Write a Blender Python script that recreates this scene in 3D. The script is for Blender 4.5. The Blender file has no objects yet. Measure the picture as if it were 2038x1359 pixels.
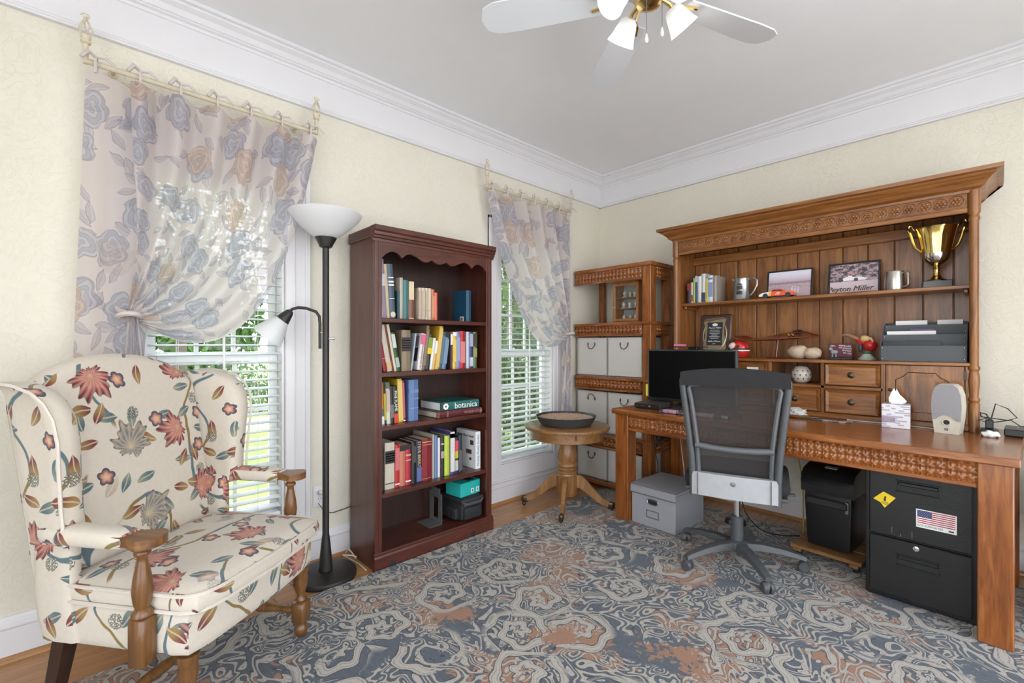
import bpy, bmesh, math, random
from mathutils import Matrix, Vector, Euler
R = math.radians
rnd = random.Random(7)
SC = bpy.context.scene
COL = SC.collection

# ---------------------------------------------------------------- camera, sky, sun, exposure
cam = bpy.data.cameras.new('camera')
cam.sensor_width = 36.0
cam.lens = 16.186
cam.shift_y = 0.0032
cam.clip_start = 0.02
camo = bpy.data.objects.new('camera', cam)
COL.objects.link(camo)
camo.location = (2.576, -3.573, 1.19)
camo.rotation_euler = (R(90), 0, R(46.6))
SC.camera = camo
w = bpy.data.worlds.new('sky')
SC.world = w
w.use_nodes = True
wn = w.node_tree.nodes
wl = w.node_tree.links
bg = wn['Background']
tc = wn.new('ShaderNodeTexCoord')
sx = wn.new('ShaderNodeSeparateXYZ')
rp = wn.new('ShaderNodeValToRGB')
rp.color_ramp.elements[0].position = 0.0
rp.color_ramp.elements[0].color = (0.95, 0.97, 1.0, 1)
rp.color_ramp.elements[1].position = 0.8
rp.color_ramp.elements[1].color = (0.72, 0.84, 1.0, 1)
wl.new(tc.outputs['Generated'], sx.inputs[0])
wl.new(sx.outputs[2], rp.inputs[0])
wl.new(rp.outputs[0], bg.inputs[0])
bg.inputs[1].default_value = 1.6
sun = bpy.data.lights.new('sun', 'SUN')
sun.energy = 2.2
sun.angle = R(2)
sun.color = (1, .95, .86)
suno = bpy.data.objects.new('sun', sun)
COL.objects.link(suno)
suno.location = (0, 8, 9)
suno.rotation_euler = (R(-42), 0, R(4))
vs = SC.view_settings
vs.view_transform = 'Standard'
vs.look = 'None'
vs.gamma = 1
vs.use_curve_mapping = False
vs.exposure = 1.68

# ---------------------------------------------------------------- node helper
class S:
    def __init__(s, g, sock): s.g = g; s.s = sock
    def __add__(s, o): return s.g.m('ADD', s, o)
    def __radd__(s, o): return s.g.m('ADD', o, s)
    def __sub__(s, o): return s.g.m('SUBTRACT', s, o)
    def __rsub__(s, o): return s.g.m('SUBTRACT', o, s)
    def __mul__(s, o): return s.g.m('MULTIPLY', s, o)
    def __rmul__(s, o): return s.g.m('MULTIPLY', o, s)
    def __truediv__(s, o): return s.g.m('DIVIDE', s, o)
class G:
    def __init__(s, name):
        s.mat = bpy.data.materials.new(name)
        s.mat.use_nodes = True
        s.nt = s.mat.node_tree
        s.b = s.nt.nodes['Principled BSDF']
        s.out = s.nt.nodes['Material Output']
    def put(s, sock, v):
        if isinstance(v, S): s.nt.links.new(v.s, sock)
        elif isinstance(v, (tuple, list)):
            n = len(sock.default_value)
            sock.default_value = tuple(v)[:n] if len(v) >= n else tuple(v) + (1,) * (n - len(v))
        else: sock.default_value = v
    def m(s, op, *a):
        n = s.nt.nodes.new('ShaderNodeMath'); n.operation = op
        for i, v in enumerate(a): s.put(n.inputs[i], v)
        return S(s, n.outputs[0])
    def abs(s, a): return s.m('ABSOLUTE', a)
    def sin(s, a): return s.m('SINE', a)
    def cos(s, a): return s.m('COSINE', a)
    def step(s, a, lo, hi):
        n = s.nt.nodes.new('ShaderNodeMapRange'); n.interpolation_type = 'SMOOTHSTEP'
        s.put(n.inputs[0], a); s.put(n.inputs[1], lo); s.put(n.inputs[2], hi)
        return S(s, n.outputs[0])
    def coord(s, kind='Object', scale=(1, 1, 1), rand=True):
        t = s.nt.nodes.new('ShaderNodeTexCoord')
        mp = s.nt.nodes.new('ShaderNodeMapping')
        s.nt.links.new(t.outputs[kind], mp.inputs[0])
        mp.inputs['Scale'].default_value = scale
        if rand:
            oi = s.nt.nodes.new('ShaderNodeObjectInfo')
            k = s.m('MULTIPLY', S(s, oi.outputs['Random']), 13.0)
            s.nt.links.new(k.s, mp.inputs['Location'])
        return S(s, mp.outputs[0])
    def xyz(s, v):
        n = s.nt.nodes.new('ShaderNodeSeparateXYZ'); s.put(n.inputs[0], v)
        return [S(s, o) for o in n.outputs]
    def vec(s, x, y, z=0.0):
        n = s.nt.nodes.new('ShaderNodeCombineXYZ')
        for i, v in enumerate((x, y, z)): s.put(n.inputs[i], v)
        return S(s, n.outputs[0])
    def vm(s, op, a, b):
        n = s.nt.nodes.new('ShaderNodeVectorMath'); n.operation = op
        s.put(n.inputs[0], a); s.put(n.inputs[1], b)
        return S(s, n.outputs[0])
    def noise(s, v, scale=5, detail=2, rough=.5, dist=0, col=False):
        n = s.nt.nodes.new('ShaderNodeTexNoise')
        s.put(n.inputs['Vector'], v)
        for k, x in (('Scale', scale), ('Detail', detail), ('Roughness', rough), ('Distortion', dist)): s.put(n.inputs[k], x)
        return S(s, n.outputs[1 if col else 0])
    def vor(s, v, scale, rand=1.0, feature='F1', d='2D'):
        n = s.nt.nodes.new('ShaderNodeTexVoronoi'); n.voronoi_dimensions = d; n.feature = feature
        s.put(n.inputs['Vector'], v); n.inputs['Scale'].default_value = scale
        n.inputs['Randomness'].default_value = rand
        return {o.name: S(s, o) for o in n.outputs if o.enabled}
    def ramp(s, f, stops, mode='LINEAR'):
        n = s.nt.nodes.new('ShaderNodeValToRGB'); cr = n.color_ramp; cr.interpolation = mode
        while len(cr.elements) < len(stops): cr.elements.new(.5)
        for e, (p, c) in zip(cr.elements, stops):
            e.position = p; e.color = tuple(c) + (1,)
        s.put(n.inputs[0], f)
        return S(s, n.outputs[0])
    def mix(s, f, a, b):
        n = s.nt.nodes.new('ShaderNodeMix'); n.data_type = 'RGBA'
        s.put(n.inputs[0], f); s.put(n.inputs[6], a); s.put(n.inputs[7], b)
        return S(s, n.outputs[2])
    def base(s, c): s.put(s.b.inputs['Base Color'], c); return s
    def p(s, **k):
        names = dict(rough='Roughness', metal='Metallic', spec='Specular IOR Level', coat='Coat Weight', coatr='Coat Roughness', trans='Transmission Weight', alpha='Alpha', sheen='Sheen Weight', ior='IOR', emc='Emission Color', em='Emission Strength')
        for a, v in k.items(): s.put(s.b.inputs[names[a]], v)
        return s
    def bump(s, h, strength=.3, dist=.01):
        n = s.nt.nodes.new('ShaderNodeBump')
        n.inputs['Strength'].default_value = strength; n.inputs['Distance'].default_value = dist
        s.put(n.inputs['Height'], h)
        s.nt.links.new(n.outputs[0], s.b.inputs['Normal'])
        return s

MATS = {}
def plain(name, c, rough=.5, metal=0, var=.12, scale=30, bump=0, **k):
    """one colour with a faint mottling of its own"""
    if name in MATS: return MATS[name]
    g = G(name)
    n = g.noise(g.coord(), scale, 3)
    lo = tuple(v * (1 - var) for v in c); hi = tuple(min(1, v * (1 + var)) for v in c)
    g.base(g.mix(n, lo, hi)).p(rough=rough, metal=metal, **k)
    if bump: g.bump(n, bump, .003)
    MATS[name] = g.mat
    return g.mat
def wood(kind, axis='z'):
    key = 'wood_' + kind + '_' + axis
    if key in MATS: return MATS[key]
    dark, mid, light, rough, coat = {
        'cherry': ((.03, .007, .0045), (.078, .019, .011), (.128, .035, .018), .34, .25),
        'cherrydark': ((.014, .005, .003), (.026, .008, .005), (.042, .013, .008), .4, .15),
        'acacia': ((.085, .02, .004), (.26, .078, .016), (.43, .17, .044), .25, .3),
        'honey': ((.18, .06, .014), (.34, .13, .032), (.46, .2, .055), .3, .3),
        'pine': ((.06, .018, .004), (.235, .085, .019), (.38, .165, .045), .38, .18),
        'oak': ((.12, .05, .015), (.25, .115, .038), (.36, .19, .07), .36, .2),
        'chairwood': ((.065, .025, .007), (.16, .068, .019), (.26, .125, .04), .35, .25),
        'floor': ((.26, .115, .038), (.41, .195, .068), (.52, .28, .11), .28, .2),
        'darkleg': ((.02, .009, .005), (.04, .016, .009), (.07, .03, .015), .4, .1)}[kind]
    g = G(key)
    sc = {'x': (1.2, 14, 14), 'y': (14, 1.2, 14), 'z': (14, 14, 1.2)}[axis]
    v = g.coord(scale=sc)
    n1 = g.noise(v, 1.6, 4, .6, 1.6)
    n2 = g.noise(v, 9, 3, .6, .3)
    f = n1 * .75 + n2 * .25
    g.base(g.ramp(f, [(.25, dark), (.5, mid), (.72, light)])).p(rough=rough, coat=coat, coatr=.15)
    g.bump(n2, .08, .002)
    MATS[key] = g.mat
    return g.mat

# ---------------------------------------------------------------- mesh helper
class B:
    def __init__(s): s.v = []; s.f = []; s.mi = []; s.m = 0
    def add(s, vs, fs):
        o = len(s.v); s.v += [tuple(p) for p in vs]
        for f in fs: s.f.append([i + o for i in f]); s.mi.append(s.m)
        return s
    def convex(s, vs, fs):
        c = sum((Vector(p) for p in vs), Vector()) / len(vs); out = []
        for f in fs:
            a, b, d = (Vector(vs[f[i]]) for i in (0, 1, 2))
            fc = sum((Vector(vs[i]) for i in f), Vector()) / len(f)
            out.append(f if (b - a).cross(d - b).dot(fc - c) >= 0 else f[::-1])
        return s.add(vs, out)
    def box(s, x0, x1, y0, y1, z0, z1, b=0, M=None):
        lo = (min(x0, x1), min(y0, y1), min(z0, z1)); hi = (max(x0, x1), max(y0, y1), max(z0, z1))
        b = min(b, *[(hi[i] - lo[i]) * .49 for i in range(3)])
        vs = []; fs = []
        if b <= 0:
            vs = [(lo[0] if i & 1 == 0 else hi[0], lo[1] if i & 2 == 0 else hi[1], lo[2] if i & 4 == 0 else hi[2]) for i in range(8)]
            fs = [[0, 1, 3, 2], [4, 5, 7, 6], [0, 1, 5, 4], [2, 3, 7, 6], [0, 2, 6, 4], [1, 3, 7, 5]]
        else:
            idx = {}
            for c in range(8):
                sg = [(c >> i) & 1 for i in range(3)]
                for a in range(3):
                    p = []
                    for i in range(3):
                        e = hi[i] if sg[i] else lo[i]
                        if i != a: e += -b if sg[i] else b
                        p.append(e)
                    idx[c, a] = len(vs); vs.append(tuple(p))
                fs.append([idx[c, 0], idx[c, 1], idx[c, 2]])
            for a in range(3):
                o1, o2 = [i for i in range(3) if i != a]
                for sgn in (0, 1):
                    q = [(sgn << a) | (i << o1) | (j << o2) for i, j in ((0, 0), (1, 0), (1, 1), (0, 1))]
                    fs.append([idx[c, a] for c in q])
                for i in (0, 1):
                    for j in (0, 1):
                        c0 = (i << o1) | (j << o2); c1 = c0 | (1 << a)
                        fs.append([idx[c0, o1], idx[c1, o1], idx[c1, o2], idx[c0, o2]])
        if M is not None: vs = [tuple(M @ Vector(p)) for p in vs]
        return s.convex(vs, fs)
    def lathe(s, prof, n=20, c=(0, 0, 0), M=None, sq=1.0):
        vs = []; fs = []
        for r, z in prof:
            for i in range(n):
                a = 2 * math.pi * i / n
                vs.append(Vector((r * math.cos(a), r * math.sin(a) * sq, z)))
        k = len(prof)
        for j in range(k - 1):
            for i in range(n):
                i2 = (i + 1) % n
                fs.append([j * n + i, j * n + i2, (j + 1) * n + i2, (j + 1) * n + i])
        if prof[0][0] > 1e-5: fs.append(list(range(n))[::-1])
        if prof[-1][0] > 1e-5: fs.append([(k - 1) * n + i for i in range(n)])
        if M is not None: vs = [M @ p for p in vs]
        return s.add([tuple(p + Vector(c)) for p in vs], fs)
    def cyl(s, p0, p1, r0, r1=None, n=14):
        p0, p1 = Vector(p0), Vector(p1); d = p1 - p0
        M = Matrix.Translation(p0) @ d.to_track_quat('Z', 'Y').to_matrix().to_4x4()
        return s.lathe([(r0, 0), (r0 if r1 is None else r1, d.length)], n, M=M)
    def turned(s, p0, p1, prof, n=16):
        p0, p1 = Vector(p0), Vector(p1); d = p1 - p0
        M = Matrix.Translation(p0) @ d.to_track_quat('Z', 'Y').to_matrix().to_4x4()
        return s.lathe([(r, t * d.length) for r, t in prof], n, M=M)
    def tube(s, pts, r, n=8, closed=False):
        P = [Vector(p) for p in pts]; k = len(P)
        rr = r if isinstance(r, (list, tuple)) else [r] * k
        rings = []; up = None; vs = []
        for i in range(k):
            if closed: t = P[(i + 1) % k] - P[i - 1]
            else: t = P[min(i + 1, k - 1)] - P[max(i - 1, 0)]
            t.normalize()
            if up is None:
                up = Vector((0, 0, 1)) if abs(t.z) < .9 else Vector((1, 0, 0))
            up = (up - t * up.dot(t)).normalized(); sd = t.cross(up)
            for j in range(n):
                a = 2 * math.pi * j / n
                vs.append(P[i] + (up * math.cos(a) - sd * math.sin(a)) * -rr[i])
        fs = []
        for i in range(k if closed else k - 1):
            i2 = (i + 1) % k
            for j in range(n):
                j2 = (j + 1) % n
                fs.append([i * n + j, i * n + j2, i2 * n + j2, i2 * n + j])
        if not closed: fs += [list(range(n))[::-1], [(k - 1) * n + j for j in range(n)]]
        return s.add(vs, fs)
    def prism(s, poly, axis, a0, a1):
        """poly of (u,v) in the plane across axis: x->(y,z), y->(x,z), z->(x,y)"""
        def P(u, v, a): return {'x': (a, u, v), 'y': (u, a, v), 'z': (u, v, a)}[axis]
        n = len(poly)
        ar = sum(poly[i][0] * poly[(i + 1) % n][1] - poly[(i + 1) % n][0] * poly[i][1] for i in range(n))
        flip = (ar > 0) ^ (axis == 'y') ^ (a1 < a0)
        vs = [P(u, v, a0) for u, v in poly] + [P(u, v, a1) for u, v in poly]
        fs = [list(range(n))[::-1], [n + i for i in range(n)]] + [[i, (i + 1) % n, n + (i + 1) % n, n + i] for i in range(n)]
        return s.add(vs, fs if flip else [f[::-1] for f in fs])
    def grid(s, fn, nu, nv, flip=False):
        vs = [fn(i / nu, j / nv) for j in range(nv + 1) for i in range(nu + 1)]
        w_ = nu + 1
        fs = [[j * w_ + i, j * w_ + i + 1, (j + 1) * w_ + i + 1, (j + 1) * w_ + i] for j in range(nv) for i in range(nu)]
        return s.add(vs, [f[::-1] for f in fs] if flip else fs)
    def rbox(s, x0, x1, y0, y1, z0, z1, r, k=8, puff=0, M=None, fn=None):
        """rounded, optionally crowned box"""
        c = Vector(((x0 + x1) / 2, (y0 + y1) / 2, (z0 + z1) / 2)); hf = Vector((abs(x1 - x0) / 2, abs(y1 - y0) / 2, abs(z1 - z0) / 2))
        r = min(r, *hf); inn = hf - Vector((r, r, r))
        for a in range(3):
            for sg in (-1, 1):
                u, v = (a + 1) % 3, (a + 2) % 3
                def F(i, j, a=a, sg=sg, u=u, v=v):
                    q = Vector((0, 0, 0)); q[a] = sg * hf[a]
                    q[u] = hf[u] * math.sin((i * 2 - 1) * math.pi / 2) if inn[u] < hf[u] * .5 else hf[u] * (i * 2 - 1)
                    q[v] = hf[v] * math.sin((j * 2 - 1) * math.pi / 2) if inn[v] < hf[v] * .5 else hf[v] * (j * 2 - 1)
                    cl = Vector([max(-inn[t], min(inn[t], q[t])) for t in range(3)])
                    d = q - cl
                    if d.length > 1e-9: q = cl + d.normalized() * r
                    if puff and a == 2 or puff: q[2] += puff * (1 if q[2] > 0 else -.4) * (1 - (q[0] / hf[0]) ** 2) * (1 - (q[1] / hf[1]) ** 2)
                    p = q + c
                    if fn: p = Vector(fn(p))
                    return tuple(M @ p if M is not None else p)
                s.grid(F, k, k, flip=sg < 0)
        return s
    def sphere(s, c, r, n=14, m=8, sc=(1, 1, 1)):
        M = Matrix.Translation(Vector(c)) @ Matrix.Diagonal((sc[0], sc[1], sc[2], 1))
        return s.lathe([(max(1e-6, r * math.sin(math.pi * j / m)), -r * math.cos(math.pi * j / m)) for j in range(m + 1)], n, M=M)
    def move(s, M, start=0):
        s.v = s.v[:start] + [tuple(M @ Vector(p)) for p in s.v[start:]]
        return s

def uv_box(me):
    uv = me.uv_layers.new(name='UVMap')
    for p in me.polygons:
        n = p.normal; a = max(range(3), key=lambda i: abs(n[i]))
        for li in p.loop_indices:
            c = me.vertices[me.loops[li].vertex_index].co
            uv.data[li].uv = ((c.y + .37, c.z), (c.x + .81, c.z), (c.x * 1.0 + 1.7, c.y))[a]
def mesh_of(b, name, mats, smooth=False, uv=False, weld=False):
    me = bpy.data.meshes.new(name)
    me.from_pydata(b.v, [], b.f)
    for m_ in (mats if isinstance(mats, (list, tuple)) else [mats]): me.materials.append(m_)
    if any(b.mi): me.polygons.foreach_set('material_index', b.mi)
    if weld:
        bm = bmesh.new(); bm.from_mesh(me); bmesh.ops.remove_doubles(bm, verts=bm.verts, dist=1e-5); bm.to_mesh(me); bm.free()
    if smooth:
        me.polygons.foreach_set('use_smooth', [True] * len(me.polygons))
        me.set_sharp_from_angle(angle=R(40 if smooth is True else smooth))
    me.update()
    if uv: uv_box(me)
    return me
def tag(o, label, cat, group=None, kind=None):
    if label: o['label'] = label
    if cat: o['category'] = cat
    if group: o['group'] = group
    if kind: o['kind'] = kind
    return o
def thing(name, label, cat, loc=(0, 0, 0), rz=0, group=None):
    o = bpy.data.objects.new(name, None)
    o.empty_display_size = .1
    COL.objects.link(o); o.location = loc; o.rotation_euler = (0, 0, rz)
    return tag(o, label, cat, group)
def mat_of(o): return Matrix.Translation(o.location) @ o.rotation_euler.to_matrix().to_4x4()
def part(name, b, mats, parent=None, smooth=False, world=False, uv=False, weld=False, label=None):
    me = mesh_of(b, name, mats, smooth, uv, weld)
    o = bpy.data.objects.new(name, me); COL.objects.link(o)
    if parent is not None:
        if world:
            root = parent
            chain = []
            while root is not None: chain.append(root); root = root.parent
            M = Matrix.Identity(4)
            for q in chain[::-1]: M = M @ mat_of(q)
            me.transform(M.inverted())
        o.parent = parent
    if label: o['label'] = label
    return o
def single(name, b, mats, label, cat, smooth=False, loc=None, uv=False, group=None, weld=False):
    """a thing that is one mesh; its origin goes to the middle of its base"""
    xs = [p[0] for p in b.v]; ys = [p[1] for p in b.v]; zs = [p[2] for p in b.v]
    c = ((min(xs) + max(xs)) / 2, (min(ys) + max(ys)) / 2, min(zs)) if loc is None else loc
    b.v = [(p[0] - c[0], p[1] - c[1], p[2] - c[2]) for p in b.v]
    o = part(name, b, mats, None, smooth, uv=uv, weld=weld); o.location = c
    return tag(o, label, cat, group)
def struct(name, b, mats, parent=None, smooth=False):
    o = part(name, b, mats, parent, smooth, world=parent is not None)
    if parent is None: o['kind'] = 'structure'
    return o
def dup(o, parent=None):
    c = o.copy(); COL.objects.link(c)
    if parent is not None: c.parent = parent
    return c
def text(words, size, M, m_, parent, name='lettering', depth=.0006, align='CENTER', world=False, font_shear=0):
    cu = bpy.data.curves.new('t', 'FONT'); cu.body = words; cu.size = size; cu.align_x = align; cu.align_y = 'CENTER'
    cu.extrude = depth; cu.resolution_u = 2; cu.shear = font_shear
    t = bpy.data.objects.new('t', cu); COL.objects.link(t)
    dg = bpy.context.evaluated_depsgraph_get()
    me = bpy.data.meshes.new_from_object(t.evaluated_get(dg))
    bpy.data.objects.remove(t); bpy.data.curves.remove(cu)
    me.transform(M); me.materials.clear(); me.materials.append(m_)
    o = bpy.data.objects.new(name, me); COL.objects.link(o)
    if parent is not None:
        if world:
            chain = []; root = parent
            while root is not None: chain.append(root); root = root.parent
            K = Matrix.Identity(4)
            for q in chain[::-1]: K = K @ mat_of(q)
            me.transform(K.inverted())
        o.parent = parent
    return o
def TM(loc, xd, yd):
    """matrix whose local x,y run along xd,yd at loc"""
    x = Vector(xd).normalized(); y = Vector(yd).normalized(); z = x.cross(y)
    m_ = Matrix((x, y, z)).transposed().to_4x4(); m_.translation = Vector(loc)
    return m_
# ---------------------------------------------------------------- surface materials
def wall_mat():
    g = G('cream_plaster')
    v = g.coord(rand=False)
    n = g.noise(v, 26, 4, .6, 1.2)
    n2 = g.noise(v, 3, 2)
    rid = g.step(g.abs(g.noise(v, 13, 3, .55, 2.2) - .5), .0, .05)
    g.base(g.mix(n2, (.69, .645, .54), (.745, .70, .595))).p(rough=.7, spec=.3)
    g.bump(n * .4 + rid * .6, .36, .0055)
    return g.mat
def paint(name, c, rough=.45, bump=.04):
    return plain(name, c, rough, var=.02, scale=8, bump=bump)
M_wall = wall_mat()
M_white = paint('white_trim_paint', (.72, .70, .71), .4)
M_ceil = paint('white_ceiling_paint', (.84, .835, .84), .8)
M_slat = paint('white_blind_slat', (.86, .86, .86), .4)
M_vinyl = paint('white_window_sash', (.85, .86, .87), .35)
M_black = plain('black_plastic', (.007, .007, .0075), .38)
M_blackm = plain('matte_black', (.018, .017, .017), .6)
M_chrome = plain('polished_metal', (.75, .75, .76), .2, 1, .03)
M_brass = plain('brass', (.75, .55, .22), .22, 1, .05)
M_abrass = plain('antique_brass', (.10, .075, .045), .38, .9, .2)
M_paper = plain('paper_white', (.82, .81, .79), .8, var=.04)
M_gold = plain('gold_print', (.70, .50, .20), .4, .4)
M_cable = plain('black_cable', (.012, .012, .012), .5)
def glass():
    g = G('window_glass')
    t = g.nt.nodes.new('ShaderNodeBsdfTransparent'); gl = g.nt.nodes.new('ShaderNodeBsdfGlossy')
    gl.inputs['Roughness'].default_value = .02; t.inputs[0].default_value = (.97, .985, .98, 1)
    fr = g.nt.nodes.new('ShaderNodeFresnel'); fr.inputs[0].default_value = 1.45
    mx = g.nt.nodes.new('ShaderNodeMixShader')
    g.nt.links.new((S(g, fr.outputs[0]) * .6).s, mx.inputs[0]); g.nt.links.new(t.outputs[0], mx.inputs[1]); g.nt.links.new(gl.outputs[0], mx.inputs[2])
    g.nt.links.new(mx.outputs[0], g.out.inputs[0])
    return g.mat
M_glass = glass()

# ---------------------------------------------------------------- room shell
RX, RY, H = 3.75, -4.9, 2.74
WINS = [(-3.36, -2.78), (-1.26, -.67)]
WZ0, WZ1 = .29, 2.02
b = B()
ys = [RY - .14, WINS[0][0], WINS[0][1], WINS[1][0], WINS[1][1], .14]
for i in range(5):
    if i in (1, 3):
        b.box(-.14, 0, ys[i], ys[i + 1], -.1, WZ0); b.box(-.14, 0, ys[i], ys[i + 1], WZ1, H)
    else: b.box(-.14, 0, ys[i], ys[i + 1], -.1, H)
struct('wall_left', b, M_wall)
struct('wall_back', B().box(0, RX + .14, 0, .14, -.1, H), M_wall)
# unseen walls behind the camera; wide openings added to let in fill daylight
b = B().box(RX, RX + .14, RY - .14, 0, -.1, .06).box(RX, RX + .14, RY - .14, 0, 2.5, H)
for y0, y1 in ((RY - .14, -4.4), (-2.75, -2.45), (-.75, 0)): b.box(RX, RX + .14, y0, y1, .06, 2.5)
struct('wall_right', b, M_wall)
b = B().box(0, RX, RY - .14, RY, -.1, .06).box(0, RX, RY - .14, RY, 2.5, H)
for x0, x1 in ((0, 1.5), (3.4, RX)): b.box(x0, x1, RY - .14, RY, .06, 2.5)
struct('wall_front', b, M_wall)
struct('ceiling', B().box(-.14, RX + .14, RY - .14, .14, H, H + .12), M_ceil)
CP = [(0, 2.467), (.022, 2.467), (.022, 2.476), (.015, 2.484), (.015, 2.49), (.009, 2.496), (.009, 2.648), (.015, 2.65), (.018, 2.662), (.03, 2.667), (.03, 2.674), (.036, 2.676), (.05, 2.697), (.07, 2.712), (.072, 2.72), (.086, 2.724), (.086, 2.74), (0, 2.74)]
struct('trim_1', B().prism(CP, 'y', RY, 0), M_white)
struct('trim_2', B().prism([(-x, z) for x, z in CP], 'x', 0, RX), M_white)
BP = [(0, 0), (.016, 0), (.016, .118), (.02, .124), (.02, .13), (.013, .138), (.011, .152), (.005, .163), (0, .163)]
bl = struct('baseboard_left', B().prism(BP, 'y', RY, 0), M_white)
bb = struct('baseboard_back', B().prism([(-x, z) for x, z in BP], 'x', 0, RX), M_white)
SP = [(.016, 0), (.034, 0), (.032, .01), (.026, .017), (.016, .019)]
part('shoe_moulding', B().prism(SP, 'y', RY, 0), wood('floor', 'y'), bl)
part('shoe_moulding', B().prism([(-x, z) for x, z in SP], 'x', 0, RX), wood('floor', 'x'), bb)
# floor: oak strips where they show, a slab below
fl = struct('floor', B().box(-.14, RX + .14, RY - .14, .14, -.12, -.012), wood('floor', 'y'))
PW = .0572
pm = {}
def plank(x0, y0, y1):
    L = round(y1 - y0, 2)
    if L not in pm: pm[L] = mesh_of(B().box(.0004, PW - .0004, .0004, L - .0004, -.012, 0, .0012), 'plank', wood('floor', 'y'))
    o = bpy.data.objects.new('plank', pm[L]); COL.objects.link(o); o.parent = fl; o.location = (x0, y0, 0)
for r in range(int(RX / PW) + 1):
    x0 = r * PW
    if x0 < .46:
        y = RY
        while y < -.02:
            L = min(rnd.choice((.5, .7, .9, 1.1, 1.3)), -y)
            if -y - L < .3: L = -y
            plank(x0, y, y + L); y += L
    else:
        s_ = rnd.choice((.3, .5, .7)); plank(x0, -s_, 0); plank(x0, -1.2, -s_)
fl2 = part('floor_under_rug', B().box(.46, RX, RY, -1.2, -.012, -.0005), wood('floor', 'y'), fl)
# windows
VPANE = {}
for wi, (y0, y1) in enumerate(WINS):
    b = B(); c = .125
    for a0, a1, z0, z1 in ((y0 - c, y0, WZ0 - .115, WZ1 + c), (y1, y1 + c, WZ0 - .115, WZ1 + c)):
        b.box(0, .018, a0, a1, z0, z1, .003)
    b.box(0, .0185, y0, y1, WZ1, WZ1 + c, .003).box(0, .0185, y0, y1, WZ0 - .115, WZ0, .003)
    for a0, a1 in ((y0 - c, y0 - c + .028), (y1 + c - .028, y1 + c)): b.box(0, .03, a0, a1, WZ0 - .115, WZ1 + c, .005)
    for a0, a1 in ((y0 - .05, y0 - .042), (y1 + .042, y1 + .05)): b.box(0, .023, a0, a1, WZ0 - .05, WZ1 + .05, .003)
    b.box(0, .03, y0 - c, y1 + c, WZ1 + c - .028, WZ1 + c + .004, .005)
    win = struct('window_%d' % (wi + 1), b, M_white)
    part('sill', B().box(0, .035, y0 - c - .01, y1 + c + .01, WZ0 - .128, WZ0 - .112, .005), M_white, win)
    j = B()
    j.box(-.14, 0, y0 - .001, y0 + .012, WZ0, WZ1).box(-.14, 0, y1 - .012, y1 + .001, WZ0, WZ1).box(-.14, 0, y0, y1, WZ0 - .001, WZ0 + .012).box(-.14, 0, y0, y1, WZ1 - .012, WZ1 + .001)
    part('jamb', j, M_white, win)
    zm = 1.125
    for si, (z0, z1, x) in enumerate(((WZ0 + .012, zm + .02, -.088), (zm - .02, WZ1 - .012, -.115))):
        sb = B(); a0, a1 = y0 + .012, y1 - .012; t = .04
        sb.box(x - .013, x + .013, a0, a0 + t, z0, z1, .003).box(x - .013, x + .013, a1 - t, a1, z0, z1, .003)
        sb.box(x - .013, x + .013, a0 + t, a1 - t, z0, z0 + t + .01, .003).box(x - .013, x + .013, a0 + t, a1 - t, z1 - t, z1, .003)
        sash = part('sash', sb, M_vinyl, win)
        i0, i1, k0, k1 = a0 + t, a1 - t, z0 + t + .01, z1 - t
        for k in (1, 2):
            yy = i0 + (i1 - i0) * k / 3; part('muntin', B().box(x - .009, x + .009, yy - .009, yy + .009, k0, k1, .002), M_vinyl, sash)
            zz = k0 + (k1 - k0) * k / 3; part('muntin', B().box(x - .0085, x + .0085, i0, i1, zz - .009, zz + .009, .002), M_vinyl, sash)
        pw, ph = (i1 - i0) / 3 - .019, (k1 - k0) / 3 - .019
        key = (round(pw, 3), round(ph, 3))
        if key not in VPANE: VPANE[key] = mesh_of(B().box(-.002, .002, -pw / 2, pw / 2, -ph / 2, ph / 2), 'pane', M_glass)
        for u in range(3):
            for v in range(3):
                o = bpy.data.objects.new('pane', VPANE[key]); COL.objects.link(o); o.parent = sash
                o.location = (x, i0 + (i1 - i0) * (u + .5) / 3, k0 + (k1 - k0) * (v + .5) / 3)
# venetian blinds
slat_me = None
for wi, (y0, y1) in enumerate(WINS):
    wd = y1 - y0 - .03; xc = -.032
    t = thing('venetian_blind', ('white slatted blind in the window behind the floral armchair', 'white slatted blind in the window beside the round oak table')[wi], 'blind', (xc, (y0 + y1) / 2, WZ0 + .013), group='white window blinds')
    zt = WZ1 - WZ0 - .026
    part('headrail', B().box(-.028, .028, -wd / 2, wd / 2, zt - .045, zt, .004), M_slat, t)
    part('valance', B().box(.028, .036, -wd / 2, wd / 2, zt - .065, zt, .004), M_slat, t)
    part('bottom_rail', B().box(-.026, .026, -wd / 2, wd / 2, .0, .018, .005), M_slat, t)
    if slat_me is None:
        sb = B()
        def SF(u, v): return ((u - .5) * .05, (v - .5) * wd, .0022 * (1 - (2 * u - 1) ** 2))
        sb.grid(SF, 4, 1, True); sb.grid(lambda u, v: tuple(Vector(SF(u, v)) - Vector((0, 0, .0028))), 4, 1)
        slat_me = mesh_of(sb, 'slat', M_slat, True)
    n = 37
    for k in range(n):
        o = bpy.data.objects.new('slat', slat_me); COL.objects.link(o); o.parent = t
        o.location = (0, 0, .05 + k * (zt - .12) / (n - 1)); o.rotation_euler = (0, R(9 + rnd.uniform(-1.5, 1.5)), 0)
    for s_ in (-.3, .3):
        part('ladder_cord', B().tube([(.027, wd * s_, .01), (.027, wd * s_, zt - .04)], .0012, 5).tube([(-.027, wd * s_, .01), (-.027, wd * s_, zt - .04)], .0012, 5), M_slat, t)
    part('tilt_wand', B().cyl((.04, .01, zt - .06), (.042, .015, .12 if wi else .5), .006, n=8), M_slat, t, True)

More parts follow.
